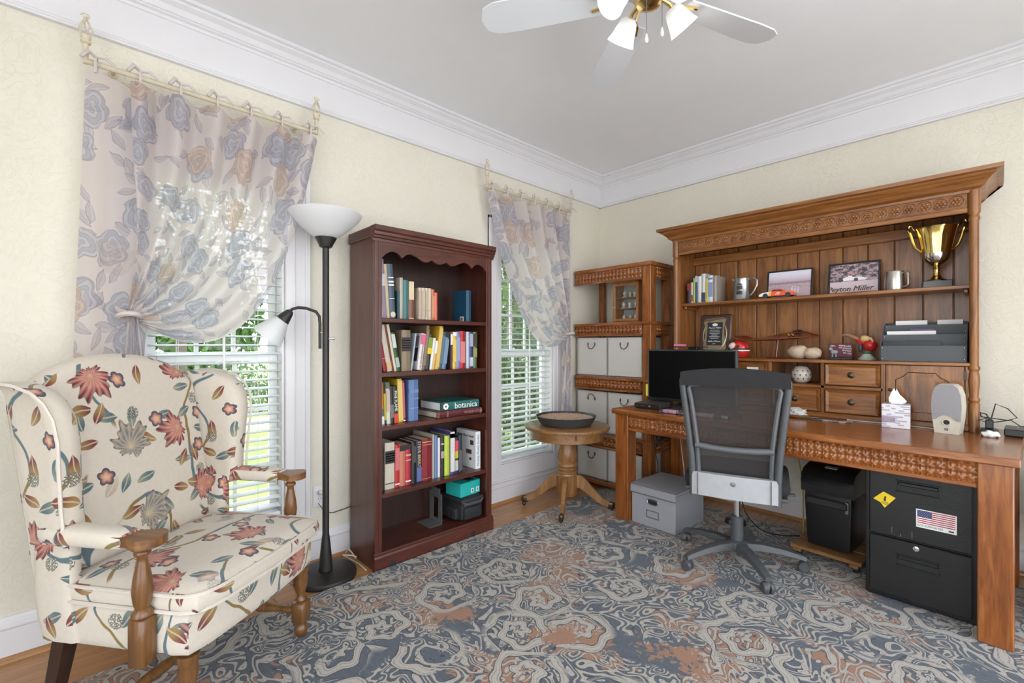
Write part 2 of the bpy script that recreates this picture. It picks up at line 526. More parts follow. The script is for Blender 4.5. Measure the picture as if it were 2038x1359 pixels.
# ---------------------------------------------------------------- outdoors
def lawn_mat():
    g = G('lawn'); v = g.coord(rand=False)
    g.base(g.mix(g.noise(v, 1.3, 4), (.16, .30, .045), (.36, .46, .12))).p(rough=.9)
    return g.mat
GZ = -.55
b = B().box(-45, -.16, -40, 40, GZ - .2, GZ)
o = struct('ground', b, lawn_mat())
struct('terrain', B().box(-.16, 40, -40, 40, GZ - .2, GZ), plain('pale_bounce_ground', (.72, .70, .67), .9))  # unseen ground, added pale so it bounces daylight up to the ceiling
struct('path', B().box(-9.4, -8.0, -40, 40, GZ, GZ + .02), plain('pale_concrete', (.55, .52, .48), .9))
b = B()
b.lathe([(1.75, 0), (1.55, .06), (.6, .09), (1e-4, .1)], 28, c=(-5.4, .55, GZ))
tag(part('mulch_bed', b, plain('mulch', (.20, .115, .075), .95, var=.5, scale=60), None, True), 'brown mulch ring round the tree on the lawn', 'mulch bed')
def leaf_mat(name, a, c):
    g = G(name)
    g.base(g.mix(g.noise(g.coord(), 2.2, 3), a, c)).p(rough=.7)
    return g.mat
M_leaf = leaf_mat('green_leaves', (.035, .10, .018), (.16, .29, .06))
M_leaf2 = leaf_mat('dark_leaves', (.018, .055, .016), (.07, .15, .04))
M_bark = plain('bark', (.13, .10, .08), .95, var=.5, scale=18, bump=.6)
def foliage(b, c, rad, n, size, rr):
    for _ in range(n):
        d = Vector((rr.gauss(0, 1), rr.gauss(0, 1), rr.gauss(0, 1))).normalized() * (rr.random() ** .45)
        p = Vector(c) + Vector((d.x * rad[0], d.y * rad[1], d.z * rad[2]))
        q = Euler((rr.uniform(0, 6.3), rr.uniform(0, 6.3), rr.uniform(0, 6.3))).to_matrix()
        s_ = size * rr.uniform(.6, 1.3)
        b.add([p + q @ Vector(k) * s_ for k in ((-1, 0, 0), (0, -.45, .1), (1, 0, 0), (0, .45, .1))], [[0, 1, 2, 3]])
def tree(loc, h, spread, label, m_, n=2600, name='tree'):
    t = thing(name, label, 'tree', loc, group='trees on the lawn outside')
    rr = random.Random(int(h * 100 + loc[1] * 7))
    b = B().turned((0, 0, 0), (.05, .08, h * .6), [(.22, 0), (.16, .08), (.13, .4), (.09, 1)], 12)
    for k in range(5):
        a = k * 1.3; b.tube([(.03, .05, h * .4 + k * .2), (math.cos(a) * .6, math.sin(a) * .6, h * .58 + k * .15), (math.cos(a) * 1.2, math.sin(a) * 1.2, h * .72 + k * .15)], [.06, .04, .02], 6)
    part('trunk', b, M_bark, t, True)
    f = B(); foliage(f, (0, 0, h * .72), (spread, spread, h * .34), n, .12, rr)
    o = part('crown', f, m_, t); o['kind'] = 'stuff'
def shrub(loc, rad, label, m_, n=1500, name='shrub', cat='shrub', group='shrubs outside the windows', leaf=.07):
    rr = random.Random(int(loc[1] * 31 + 99))
    t = thing(name, label, cat, loc, group=group)
    b = B()
    for k in range(6):
        a = k * 1.05; b.tube([(0, 0, 0), (math.cos(a) * rad[0] * .3, math.sin(a) * rad[1] * .3, rad[2] * .8), (math.cos(a) * rad[0] * .6, math.sin(a) * rad[1] * .6, rad[2] * 1.4)], [.03, .02, .008], 5)
    part('stem', b, M_bark, t)
    f = B(); foliage(f, (0, 0, rad[2] * 1.02), rad, n, leaf, rr)
    o = part('foliage', f, m_, t); o['kind'] = 'stuff'
tree((-5.4, .55, GZ + .112), 5.6, 2.2, 'slim tree in the mulch ring seen past the armchair', M_leaf)
tree((-7.2, 5.5, GZ), 6.5, 2.8, 'broad leafy tree beyond the lawn near the round table window', M_leaf, 3200)
tree((-13, -1.5, GZ), 8, 3.4, 'tall tree across the path behind the mulch ring tree', M_leaf, 3200)
tree((-14, 6.5, GZ), 8.5, 3.6, 'tall tree across the path beside the broad leafy tree', M_leaf2, 3200)
tree((-12.5, 16, GZ), 8, 3.6, 'large tree across the path furthest along the lawn', M_leaf, 3200)
for k in range(7): shrub((-10.6 - (k % 2) * .3, -6 + k * 2.95, GZ), (1.0, 1.35, .62), 'low clipped hedge bush in the row beyond the path', M_leaf2, 900, 'hedge_bush', 'hedge', 'hedge bushes beyond the path')
for k in range(7): shrub((-17.5 - (k % 2) * .5, -5 + k * 4.7, GZ), (1.7, 2.25, 2.7), 'tall leafy screen shrub at the far edge of the lawn', M_leaf, 2400, 'screen_shrub', 'shrub', 'screen shrubs at the far edge', .24)
shrub((-2.6, 1.5, GZ), (.75, .8, 1.0), 'glossy dark shrub close outside the round table window', M_leaf2, 1900)
shrub((-3.2, 3.1, GZ), (.9, .9, 1.25), 'tall paler shrub behind the glossy dark shrub outside', M_leaf, 1900)
# ---------------------------------------------------------------- patterned cloth
def polar(g, uv, scale, rand):
    vo = g.vor(uv, scale, rand)
    d = g.vm('SUBTRACT', uv, vo['Position'])
    x, y, _ = g.xyz(d)
    c = g.xyz(vo['Color'])
    rot = c[0] * 6.283
    r = g.m('SQRT', x * x + y * y)
    th = g.m('ARCTAN2', y, x) + rot
    ca, sa = g.cos(rot), g.sin(rot)
    return r, th, c, x * ca - y * sa, x * sa + y * ca
def chair_fabric():
    g = G('floral_upholstery')
    uv0 = g.coord('UV', rand=False)
    wob = g.noise(uv0, 9, 2, col=True)
    uv = g.vm('ADD', uv0, g.vm('MULTIPLY', g.vm('SUBTRACT', wob, (.5, .5, .5)), (.03, .03, 0)))
    base = g.mix(g.noise(uv0, 60, 3), (.55, .485, .40), (.62, .555, .47))
    col = base
    def over(mask, c):
        nonlocal col
        col = g.mix(mask, col, c)
    # vines
    n = g.noise(uv, 3.4, 0)
    vine = 1 - g.step(g.abs(n - .5), .008, .014)
    gate = g.step(g.noise(uv0, 4.5, 0), .28, .34)
    over(vine * gate, g.mix(g.step(g.noise(uv0, 6, 0), .45, .55), (.10, .15, .17), (.22, .15, .05)))
    # small leaves and buds
    for sc, off, ca, cb in ((9.5, .0, (.09, .14, .15), (.22, .25, .20)), (8.3, 3.7, (.30, .19, .07), (.16, .035, .04))):
        r, th, c, lx, ly = polar(g, g.vm('ADD', uv, (off, off, 0)), sc, .85)
        q = 1 - (lx / .040) * (lx / .040)
        leaf = g.step(q * .017 - g.abs(ly), .0, .0015) * g.step(c[1], .52, .54)
        vein = g.step(g.abs(ly), .001, .003)
        over(leaf, g.mix(vein, (.45, .38, .28), g.mix(g.step(lx, -.02, .03), ca, cb)))
    # berry clusters
    r, th, c, lx, ly = polar(g, g.vm('ADD', uv, (9.1, 2.3, 0)), 7.0, .8)
    on = g.step(c[1], .66, .68) * (1 - g.step(r, .022, .024))
    vb = g.vor(uv, 95, .3)
    over(on * (1 - g.step(vb['Distance'], .42, .5)), g.ramp(vb['Distance'], [(0, (.55, .47, .30)), (.3, (.16, .17, .15)), (.45, (.05, .06, .07))]))
    # big feathered blossoms
    r, th, c, lx, ly = polar(g, uv, 3.9, .6)
    fan = .62 + .38 * g.cos(th)
    R1 = .098 * fan * (.66 + .34 * g.abs(g.sin(th * 3.5))) * (1 + .10 * g.sin(th * 17))
    k = r / R1
    on = (1 - g.step(k, .97, 1.03)) * g.step(c[1], .22, .24)
    st = .5 + .5 * g.sin(th * 21 + r * 60)
    red = g.ramp(k, [(0, (.46, .36, .20)), (.22, (.40, .14, .10)), (.5, (.46, .17, .13)), (.7, (.24, .04, .04)), (.88, (.13, .016, .024)), (.97, (.07, .02, .03))])
    grn = g.ramp(k, [(0, (.5, .4, .2)), (.3, (.26, .25, .2)), (.6, (.13, .16, .16)), (.85, (.28, .25, .19)), (.97, (.06, .07, .08))])
    pal = g.mix(g.step(c[2], .76, .78), red, grn)
    over(on, g.mix(st * .45, pal, (.60, .42, .32)))
    # little rosettes
    r, th, c, lx, ly = polar(g, g.vm('ADD', uv, (5.3, 7.9, 0)), 6.2, .8)
    k = r / (.030 * (.72 + .28 * g.abs(g.sin(th * 2.5))))
    on = (1 - g.step(k, .96, 1.03)) * g.step(c[1], .6, .62)
    over(on, g.ramp(k, [(0, (.55, .42, .22)), (.25, (.60, .36, .24)), (.55, (.45, .2, .13)), (.75, (.12, .09, .11)), (.97, (.05, .05, .07))]))
    g.base(col).p(rough=.85, sheen=.15, spec=.2)
    g.bump(g.noise(uv0, 500, 1), .12, .001)
    return g.mat
def curtain_fabric():
    g = G('floral_sheer_cloth')
    uv0 = g.coord('UV', rand=False)
    wob = g.noise(uv0, 9, 3, col=True)
    uv = g.vm('ADD', uv0, g.vm('MULTIPLY', g.vm('SUBTRACT', wob, (.5, .5, .5)), (.055, .055, 0)))
    col = g.mix(g.noise(uv0, 5, 3), (.76, .69, .665), (.82, .75, .725))
    def over(mask, c):
        nonlocal col
        col = g.mix(mask, col, c)
    for off, sc in ((0, 9), (4.4, 10), (2.1, 8)):
        r, th, c, lx, ly = polar(g, g.vm('ADD', uv, (off, off, 0)), sc, .9)
        q = 1 - (lx / .042) * (lx / .042)
        d = q * .017 - g.abs(ly)
        leaf = g.step(d, .0, .002) * g.step(c[1], .42, .45)
        edge = 1 - g.step(g.abs(d - .002), .0, .003)
        vein = 1 - g.step(g.abs(ly), .0005, .0022)
        over(leaf * (.35 + .45 * edge + .3 * vein), g.mix(g.step(ly, -.004, .004), (.33, .32, .41), (.47, .44, .50)))
    for off, sc, gate, cs in ((0, 5.6, .22, ((.44, .45, .53), (.58, .59, .65), (.25, .26, .35))), (7.7, 4.6, .66, ((.64, .48, .38), (.74, .60, .50), (.46, .33, .28)))):
        r, th, c, lx, ly = polar(g, g.vm('ADD', uv, (off, off, 0)), sc, .62)
        R1 = .072 * (.80 + .20 * g.abs(g.sin(th * 2.5)))
        k = r / R1
        on = (1 - g.step(k, .95, 1.02)) * g.step(c[1], gate, gate + .03)
        wv = g.sin(k * 13 + th * 1.0 + g.sin(th * 3) * 1.3)
        line = 1 - g.step(g.abs(wv), .1, .45)
        rim = g.step(k, .86, .95)
        pal = g.mix(g.step(wv, -.6, .8), cs[0], cs[1])
        pal = g.mix(line * .75, pal, cs[2])
        over(on * .7, g.mix(rim * .6, pal, cs[2]))
    nt = g.nt
    g.base(col).p(rough=.9, spec=.1)
    tl = nt.nodes.new('ShaderNodeBsdfTranslucent'); g.put(tl.inputs[0], col)
    tp = nt.nodes.new('ShaderNodeBsdfTransparent')
    m1 = nt.nodes.new('ShaderNodeMixShader'); m1.inputs[0].default_value = .6
    m2 = nt.nodes.new('ShaderNodeMixShader'); m2.inputs[0].default_value = .08
    nt.links.new(g.b.outputs[0], m1.inputs[1]); nt.links.new(tl.outputs[0], m1.inputs[2])
    nt.links.new(m1.outputs[0], m2.inputs[1]); nt.links.new(tp.outputs[0], m2.inputs[2])
    nt.links.new(m2.outputs[0], g.out.inputs[0])
    return g.mat
def rug_mat():
    g = G('scroll_rug')
    v0 = g.coord(rand=False)
    x, y, z = g.xyz(v0)
    p0 = g.vec(x, y, 0.0)
    wob = g.noise(p0, 4.5, 2, col=True)
    p = g.vm('ADD', p0, g.vm('MULTIPLY', g.vm('SUBTRACT', wob, (.5, .5, .5)), (.07, .07, 0)))
    streak = g.noise(g.vec(x * 10, y * 170, 0.0), 1, 3, .7)
    pile = g.noise(p0, 170, 3, .7)
    blue = g.mix(streak, (.035, .045, .058), (.135, .155, .185))
    cream = g.mix(pile, (.30, .265, .225), (.56, .505, .44))
    rust = g.mix(pile, (.22, .105, .062), (.42, .225, .14))
    dark = (.035, .04, .05)
    zone = g.noise(p0, 1.5, 1)
    zone2 = g.noise(g.vm('ADD', p0, (5, 9, 0)), 2.6, 2)
    col = blue
    # rust blotches with ragged edge
    rag = g.noise(p0, 16, 3, .7, 1.5)
    rm = g.step(zone2 + (rag - .5) * .55, .54, .57)
    col = g.mix(rm, col, rust)
    def lay(col, h, gate, w_):
        col = g.mix(g.step(h, -.05, .08) * gate, col, cream)
        col = g.mix((1 - g.step(g.abs(h), .10, w_)) * gate * .9, col, dark)
        return g.mix((1 - g.step(g.abs(h - .74), .02, .09)) * gate * .7, col, blue)
    # fine curling filigree, then the large scrolls over it
    fn_ = g.noise(p, 5.5, 1, .4, 1.8)
    gf = g.step(g.noise(g.vm('ADD', p0, (7, 1, 0)), 2.6, 1) + (rag - .5) * .3, .36, .40)
    col = lay(col, g.sin(fn_ * 62) + (rag - .5) * .7, gf, .30)
    r, th, c, lx, ly = polar(g, p, 3.0, .75)
    sg = g.step(c[2], .49, .51) * 2 - 1
    h = g.sin(th * sg + r * 78 + g.sin(th * 5 + r * 26) * .8) + (rag - .5) * .8
    gs = g.step(g.noise(g.vm('ADD', p0, (3, 4, 0)), 2.4, 1) + (rag - .5) * .3, .41, .44) * (1 - g.step(r, .13, .17))
    col = lay(col, h, gs, .26)
    tuft = g.noise(p0, 120, 3)
    col = g.mix(g.step(tuft, .62, .75) * .35, col, dark)
    g.base(col).p(rough=.95, spec=.1, sheen=.2)
    g.bump(pile * .6 + tuft * .4, .6, .006)
    return g.mat
M_floral = chair_fabric()
M_curtain = curtain_fabric()
# rug
b = B().box(.35, 3.6, -4.6, -.235, 0, .012, .004)
single('area_rug', b, rug_mat(), 'blue and cream scroll patterned rug with rust patches on the oak floor', 'rug')
RUG = .0126

# ---------------------------------------------------------------- wing armchair (local x = the way it faces, y = its width)
ch = thing('wing_armchair', 'cream floral wing armchair with turned wooden arms by the window', 'armchair', (.998, -3.343, RUG), R(36.87))
W_ = .60
CW = wood('chairwood', 'z')
def base_fn(p):
    return (p.x + (.018 * (1 - ((p.y - .3) / .3) ** 2) if p.x > -.2 else 0), p.y, p.z)
part('seat_base', B().rbox(-.50, .0, 0, W_, .275, .415, .03, 8, fn=base_fn), M_floral, ch, True, uv=True, weld=True)
def cush_fn(p):
    return (p.x + (.02 * (1 - ((p.y - .3) / .31) ** 2) if p.x > -.2 else 0), p.y, p.z)
cu = part('seat_cushion', B().rbox(-.47, .035, -.005, W_ + .005, .40, .475, .034, 10, .022, fn=cush_fn), M_floral, ch, True, uv=True, weld=True)
def loop_pts(z):
    pts = []
    for i in range(40):
        a = 2 * math.pi * i / 40; ca, sa = math.cos(a), math.sin(a); e = .22
        px = -.2175 + .252 * (abs(ca) ** e) * (1 if ca > 0 else -1); py = .3 + .306 * (abs(sa) ** e) * (1 if sa > 0 else -1)
        q = cush_fn(Vector((px, py, z))); pts.append(q)
    return pts
M_pipe = plain('cream_piping', (.60, .53, .46), .85)
for z in (.415, .462): part('piping', B().tube(loop_pts(z), .0055, 6, True), M_pipe, cu, True)
# back: leaning, arched top
def back_front(y, z): return -.455 - (z - .40) * .17 + .03 * (1 - ((y - .3) / .3) ** 2) * math.sin(max(0, min(1, (z - .4) / .7)) * math.pi)
def top_z(y): u = (y - .3) / .3; return 1.145 - .075 * u * u - .05 * abs(u) ** 5
def back_surf(u, v):
    # v runs round the slab: front bottom, up, over the top, down the rear
    y = .01 + u * (W_ - .02); zt = top_z(y)
    if v < .5: z = .36 + (zt - .05 - .36) * (v / .5); return (back_front(y, z), y, z)
    if v < .7:
        a = (v - .5) / .2 * math.pi; z = zt - .05; xf = back_front(y, z)
        return (xf - .055 + .055 * math.cos(a), y, z + .05 * math.sin(a))
    z = (zt - .05) - (zt - .05 - .28) * (v - .7) / .3
    return (back_front(y, z) - .11 + .035 * (zt - z) * .9, y, z)
bk = B().grid(back_surf, 18, 40)
part('backrest', bk, M_floral, ch, 60, uv=True)
bs = B()
for y in (.012, W_ - .012):
    ring = [back_surf((y - .01) / (W_ - .02), j / 40) for j in range(41)]
    bs.add(ring, [list(range(41))])
part('back_side_panel', bs, M_floral, ch, uv=True)
# wings
wf = [(-.36, .60), (-.362, .70), (-.358, .80), (-.352, .90), (-.362, .965), (-.39, 1.01), (-.43, 1.04), (-.49, 1.06), (-.56, 1.068), (-.63, 1.066)]
wr = [(-.50, .60), (-.525, .70), (-.545, .80), (-.565, .9), (-.58, .96), (-.592, 1.0), (-.602, 1.03), (-.612, 1.045), (-.622, 1.055), (-.635, 1.06)]
for nm, y0, sgn in (('wing', -.035, -1), ('wing', W_ + .035, 1)):
    b = B(); n = len(wf)
    prof = []
    K = 14
    rows = []
    for (xf, zf), (xr, zr) in zip(wf, wr):
        row = []
        for k in range(K):
            a = 2 * math.pi * k / K
            mx, mz = (xf + xr) / 2, (zf + zr) / 2
            hl = (xf - xr) / 2; th_ = .034 + (.008 if math.cos(a) > .3 else 0)
            ca = math.cos(a); sa = math.sin(a)
            cx_ = abs(ca) ** .45 * (1 if ca > 0 else -1); sy_ = abs(sa) ** .6 * (1 if sa > 0 else -1)
            flare = sgn * .035 * max(0, cx_) * (zf - .6) / .45
            row.append((mx + hl * cx_, y0 - sgn * .02 + sy_ * th_ + flare, mz + (zf - zr) / 2 * cx_))
        rows.append(row)
    vs = [p for r_ in rows for p in r_]
    fs = [[j * K + i, j * K + (i + 1) % K, (j + 1) * K + (i + 1) % K, (j + 1) * K + i] for j in range(n - 1) for i in range(K)]
    fs += [list(range(K))[::-1], [(n - 1) * K + i for i in range(K)]]
    b.add(vs, fs)
    wg = part(nm, b, M_floral, ch, 55, uv=True)
    part('piping', B().tube([(xf + .002, y0 - sgn * .02 + sgn * (.035 + .035 * (zf - .6) / .45), zf) for xf, zf in wf], .005, 6), M_pipe, wg, True)
    # lower side below the arm
    b = B().rbox(-.535, -.395, y0 - sgn * .045 - .022, y0 - sgn * .045 + .022, .285, .63, .02, 5, fn=lambda p: (p.x + (.40 - min(.4, p.z)) * .25, p.y, p.z))
    part('side_panel', b, M_floral, ch, True, uv=True, weld=True)
    # padded arm with wooden hand rest
    ym = y0 - sgn * .01
    b = B().rbox(-.46, -.155, ym - .04, ym + .04, .60, .655, .026, 6)
    arm = part('arm_pad', b, M_floral, ch, True, uv=True, weld=True)
    arc = []
    for i in range(17):
        a = -math.pi / 2 + math.pi * i / 16; arc.append((-.105 + .042 * math.cos(a), ym + .048 * math.sin(a)))
    poly = [(-.215, ym - .036), (-.15, ym - .03)] + arc + [(-.15, ym + .03), (-.215, ym + .036)]
    part('hand_rest', B().prism(poly, 'z', .615, .642), wood('chairwood', 'x'), ch, True)
    part('arm_post', B().turned((-.125, ym, .41), (-.125, ym, .617), [(.019, 0), (.027, .02), (.027, .07), (.017, .12), (.022, .2), (.026, .36), (.022, .55), (.014, .76), (.013, .82), (.021, .86), (.021, .89), (.015, .92), (.018, .96), (.023, 1)], 16).box(-.15, -.1, ym - .024, ym + .024, .275, .41, .004), CW, ch, 50)
    # front leg
    yl = .035 if sgn < 0 else W_ - .035
    part('front_leg', B().turned((-.035, yl, .14), (-.035, yl, .278), [(.016, 0), (.022, .06), (.013, .16), (.02, .35), (.028, .6), (.024, .78), (.03, .88), (.03, 1)], 16).box(-.062, -.008, yl - .027, yl + .027, .058, .14, .005).turned((-.035, yl, 0), (-.035, yl, .058), [(.014, 0), (.024, .18), (.027, .5), (.02, .8), (.014, .9), (.02, 1)], 16), CW, ch, 50)
    # rear leg, raked
    zb = -.012 if sgn > 0 else 0
    Mx = Matrix.Shear('XY', 4, (0.22, 0)) if False else None
    b = B()
    b.add([(-.485 - .07 + a * .034, yl + c * .017, zb) for a, c in ((0, -1), (1, -1), (1, 1), (0, 1))] + [(-.49 + a * .045, yl + c * .022, .285) for a, c in ((0, -1), (1, -1), (1, 1), (0, 1))], [[3, 2, 1, 0], [4, 5, 6, 7], [0, 1, 5, 4], [1, 2, 6, 5], [2, 3, 7, 6], [3, 0, 4, 7]])
    part('rear_leg', b, wood('darkleg', 'z'), ch)
    part('side_stretcher', B().turned((-.06, yl, .1), (-.51, yl, .1), [(.010, 0), (.018, .05), (.012, .12), (.019, .3), (.021, .36), (.013, .4), (.021, .43), (.021, .57), (.013, .6), (.02, .7), (.012, .9), (.01, 1)], 14), CW, ch, 50)
part('cross_stretcher', B().turned((-.285, .05, .1), (-.285, W_ - .05, .1), [(.010, 0), (.02, .03), (.011, .07), (.017, .14), (.019, .28), (.012, .38), (.022, .42), (.022, .45), (.013, .47), (.024, .5), (.013, .53), (.022, .55), (.022, .58), (.012, .62), (.019, .72), (.017, .86), (.011, .93), (.02, .97), (.01, 1)], 14), CW, ch, 50)

# ---------------------------------------------------------------- curtains and rods
M_iron = plain('cream_iron', (.62, .54, .40), .5, var=.15)
def bez(p0, p1, p2, p3, t):
    a = (1 - t) ** 3; b_ = 3 * t * (1 - t) ** 2; c = 3 * t * t * (1 - t); d = t ** 3
    return [a * p0[i] + b_ * p1[i] + c * p2[i] + d * p3[i] for i in range(len(p0))]
def curtain(ya, yb, ytie, ztie, dirn, hem, label):
    """ya..yb: rod span; the cloth is drawn towards ytie; dirn +1 when the free edge is at yb"""
    ym = (ya + yb) / 2
    t = thing('tie_curtain', label, 'curtain', (.1, ym, hem), group='floral tie curtains')
    zt = 2.285
    free = yb if dirn > 0 else ya; fix = ya if dirn > 0 else yb
    strip = .25 if dirn > 0 else .13
    Tie = plain('curtain_tie_cloth', (.58, .51, .47), .9)
    def swag(u, v):
        # u 0 at the fixed side, 1 at the free edge
        ys_ = fix + dirn * (strip * .5 + u * (abs(yb - ya) - strip * .5 + .015))
        P0 = (ys_, zt - .018 * abs(math.sin(u * 5.5 * math.pi)))
        P3 = (ytie + dirn * (.03 * u), ztie - .035 * u + .02)
        e = u ** 1.25
        P1 = (ys_ - dirn * (.10 * e), zt - .50)
        P2 = (ytie + dirn * (.06 + .43 * e), ztie + .42 - .80 * e)
        y, z = bez(P0, P1, P2, P3, v)
        amp = .03 * (1 - v) ** .6 + .008
        x = .10 + amp * math.sin(u * 11 * math.pi + 2.2 * v) + .045 * math.sin(math.pi * v) * (.4 + .6 * u) + .03 * v
        return (x, y, z)
    b = B().grid(swag, 90, 44)
    me_part = part('swag_panel', b, M_curtain, t, 80, world=True)
    uvl = me_part.data.uv_layers.new(name='UVMap'); wv = 91
    for p in me_part.data.polygons:
        for li in p.loop_indices:
            vi = me_part.data.loops[li].vertex_index
            uvl.data[li].uv = ((vi % wv) / 90 * .95 * 1.15, -(vi // wv) / 44 * 1.15)
    def straight(u, v):
        y = fix + dirn * (-.012 - .07 * v * (1 if dirn > 0 else .1) + u * (strip - .06 * v))
        return (.075 + .013 * math.sin(u * 3.2 * math.pi + .4) + .008 * math.sin(v * 3), y, zt - (zt - hem) * v)
    b = B().grid(straight, 24, 40)
    st = part('straight_panel', b, M_curtain, t, 80, world=True)
    uvl = st.data.uv_layers.new(name='UVMap')
    for p in st.data.polygons:
        for li in p.loop_indices:
            vi = st.data.loops[li].vertex_index
            uvl.data[li].uv = ((vi % 25) / 24 * .26 + 3.1, -(vi // 25) / 40 * 2.0)
    def tail(u, v):
        wd = .025 + .10 * min(1, v * 1.6)
        a = (u - .5) * 2
        return (.135 + .03 * math.sin(u * 5 * math.pi) * (.3 + .7 * v) - .03 * v, ytie + dirn * .02 + a * wd / 1.6 + dirn * .02 * v, ztie + .02 - (ztie - max(hem, .06)) * v)
    b = B().grid(tail, 30, 24)
    tl = part('tail', b, M_curtain, t, 80, world=True)
    uvl = tl.data.uv_layers.new(name='UVMap')
    for p in tl.data.polygons:
        for li in p.loop_indices:
            vi = tl.data.loops[li].vertex_index
            uvl.data[li].uv = ((vi % 31) / 30 * .6 + 7.1, -(vi // 31) / 24 * 1.0)
    part('tieback', B().tube([(.13 + .045 * math.cos(a), ytie + .035 * math.sin(a) + dirn * .01, ztie + .012 * math.cos(a * 1) + .005) for a in [i * math.pi / 8 for i in range(16)]], .011, 6, True).tube([(.06, ytie - dirn * .03, ztie + .05), (.1, ytie - dirn * .02, ztie + .03), (.15, ytie, ztie + .02)], .009, 6), Tie, t, True, world=True)
    for k in range(7):
        y = ya + (yb - ya) * (k + .12) / 6.3
        zr = 2.31
        b = B()
        b.tube([(.125, y, zt - .02), (.128, y, zr + .008), (.108, y + .002, zr + .024), (.084, y + .004, zr + .016), (.076, y + .004, zt - .01)], .0055, 6)
        b.tube([(.115, y, zr + .02), (.135, y - .022, zr + .028), (.14, y - .042, zr - .005)], [.006, .009, .007], 6)
        b.tube([(.115, y, zr + .02), (.135, y + .03, zr + .018), (.14, y + .065, zr - .012)], [.006, .006, .003], 6)
        part('tie', b, Tie, t, True, world=True)
    # rod
    r = thing('curtain_rod', 'cream iron rod with cage finials above the ' + ('armchair window' if dirn > 0 else 'window by the round table'), 'curtain rod', (.1, ym, 2.29), group='cream curtain rods')
    part('pole', B().cyl((.1, ya - .01, 2.31), (.1, yb + .01, 2.31), .011, n=12), M_iron, r, True, world=True)
    for y, s_ in ((ya - .012, -1), (yb + .012, 1)):
        f = B().cyl((.1, y, 2.30), (.1, y, 2.385), .009, n=10)
        f.lathe([(.009, 2.375), (.016, 2.38), (.016, 2.388), (.011, 2.392), (.017, 2.4), (.017, 2.407), (.01, 2.41)], 12, c=(.1, y, 0))
        fo = part('finial', f, M_iron, r, True, world=True)
        for k in range(5):
            a0 = k * 2 * math.pi / 5
            pts = [(.1 + rr_ * math.cos(a0 + tw), y + rr_ * math.sin(a0 + tw), z) for rr_, tw, z in ((.006, 0, 2.408), (.02, .3, 2.422), (.021, .6, 2.44), (.012, .9, 2.46), (.004, 1.2, 2.474), (.008, 1.5, 2.484))]
            part('cage_wire', B().tube(pts, .0028, 6), M_iron, fo, True, world=True)
        part('curl', B().tube([(.1, y + .014 * math.cos(a) * s_ * (1 - a / 14), 2.486 + .011 * math.sin(a)) for a in [i * .7 for i in range(9)]], .0028, 6), M_iron, fo, True, world=True)
        part('bracket', B().cyl((.0, y - s_ * .085, 2.33), (.1, y - s_ * .085, 2.31), .006, n=8).cyl((0, y - s_ * .085, 2.33), (.006, y - s_ * .085, 2.33), .016, n=12), M_iron, r, True, world=True)
curtain(-3.535, -2.665, -3.425, 1.30, 1, .05, 'floral sheer curtain swept aside above the armchair')
curtain(-1.46, -.555, -.60, 1.27, -1, .05, 'floral sheer curtain swept aside beside the corner shelf')
# ---------------------------------------------------------------- floor lamp
M_bronze = plain('dark_bronze_paint', (.028, .025, .023), .42, .3)
def frosted(name='frosted_glass'):
    g = G(name); nt = g.nt
    g.base((.86, .86, .86)).p(rough=.35)
    tl = nt.nodes.new('ShaderNodeBsdfTranslucent'); tl.inputs[0].default_value = (.9, .9, .9, 1)
    mx = nt.nodes.new('ShaderNodeMixShader'); mx.inputs[0].default_value = .45
    nt.links.new(g.b.outputs[0], mx.inputs[1]); nt.links.new(tl.outputs[0], mx.inputs[2]); nt.links.new(mx.outputs[0], g.out.inputs[0])
    return g.mat
M_frost = frosted()
la = thing('floor_lamp', 'dark floor lamp with white uplight bowl and small reading arm', 'floor lamp', (.205, -2.645, 0))
part('base', B().lathe([(.15, 0), (.152, .012), (.148, .026), (.11, .034), (.03, .04)], 36), M_bronze, la, True)
part('pole', B().lathe([(.034, .036), (.03, .1), (.02, .2), (.0165, .22), (.0165, 1.7)], 18), M_bronze, la, True)
part('bowl_socket', B().lathe([(.018, 1.685), (.03, 1.69), (.034, 1.70), (.052, 1.735), (.054, 1.742), (.04, 1.742)], 24), M_bronze, la, True)
part('uplight_bowl', B().lathe([(.05, 1.736), (.08, 1.757), (.13, 1.80), (.165, 1.835), (.178, 1.858), (.175, 1.862), (.16, 1.838), (.125, 1.806), (.075, 1.764), (.03, 1.745)], 40), M_frost, la, True)
RVx, RVy = -.687, -.7266          # the reading arm swings out along the wall, towards the armchair
def AL(d, z, o=0): return (d * RVx * .62 + o * .7, d * RVy * 1.12, z)
ra = part('reading_arm', B().tube([AL(.03, 1.17), AL(.03, 1.30), AL(.034, 1.335), AL(.05, 1.358), AL(.10, 1.375), AL(.14, 1.378), AL(.17, 1.37), AL(.19, 1.35)], .0075, 10), M_bronze, la, True)
part('arm_clamp', B().cyl(AL(.0, 1.252), AL(.03, 1.252), .007, n=8).cyl(AL(-.012, 1.222), AL(-.045, 1.222), .006, n=10).cyl(AL(-.036, 1.222), AL(-.048, 1.222), .009, n=10), M_chrome, la, True)
d0 = Vector(AL(.185, 1.352)); dd = (Vector(AL(.30, 1.225)) - d0).normalized()
MM = Matrix.Translation(d0) @ dd.to_track_quat('Z', 'Y').to_matrix().to_4x4()
part('shade_socket', B().lathe([(.012, -.012), (.02, 0), (.03, .035), (.034, .05)], 18, M=MM), M_bronze, ra, True)
part('reading_shade', B().lathe([(.03, .045), (.045, .075), (.062, .115), (.074, .15), (.078, .16), (.074, .158), (.058, .114), (.04, .075), (.028, .05)], 28, M=MM), M_frost, ra, True)
part('bulb', B().sphere(tuple(d0 + dd * .118), .026), paint('bulb_white', (.85, .85, .83), .3), ra, True)
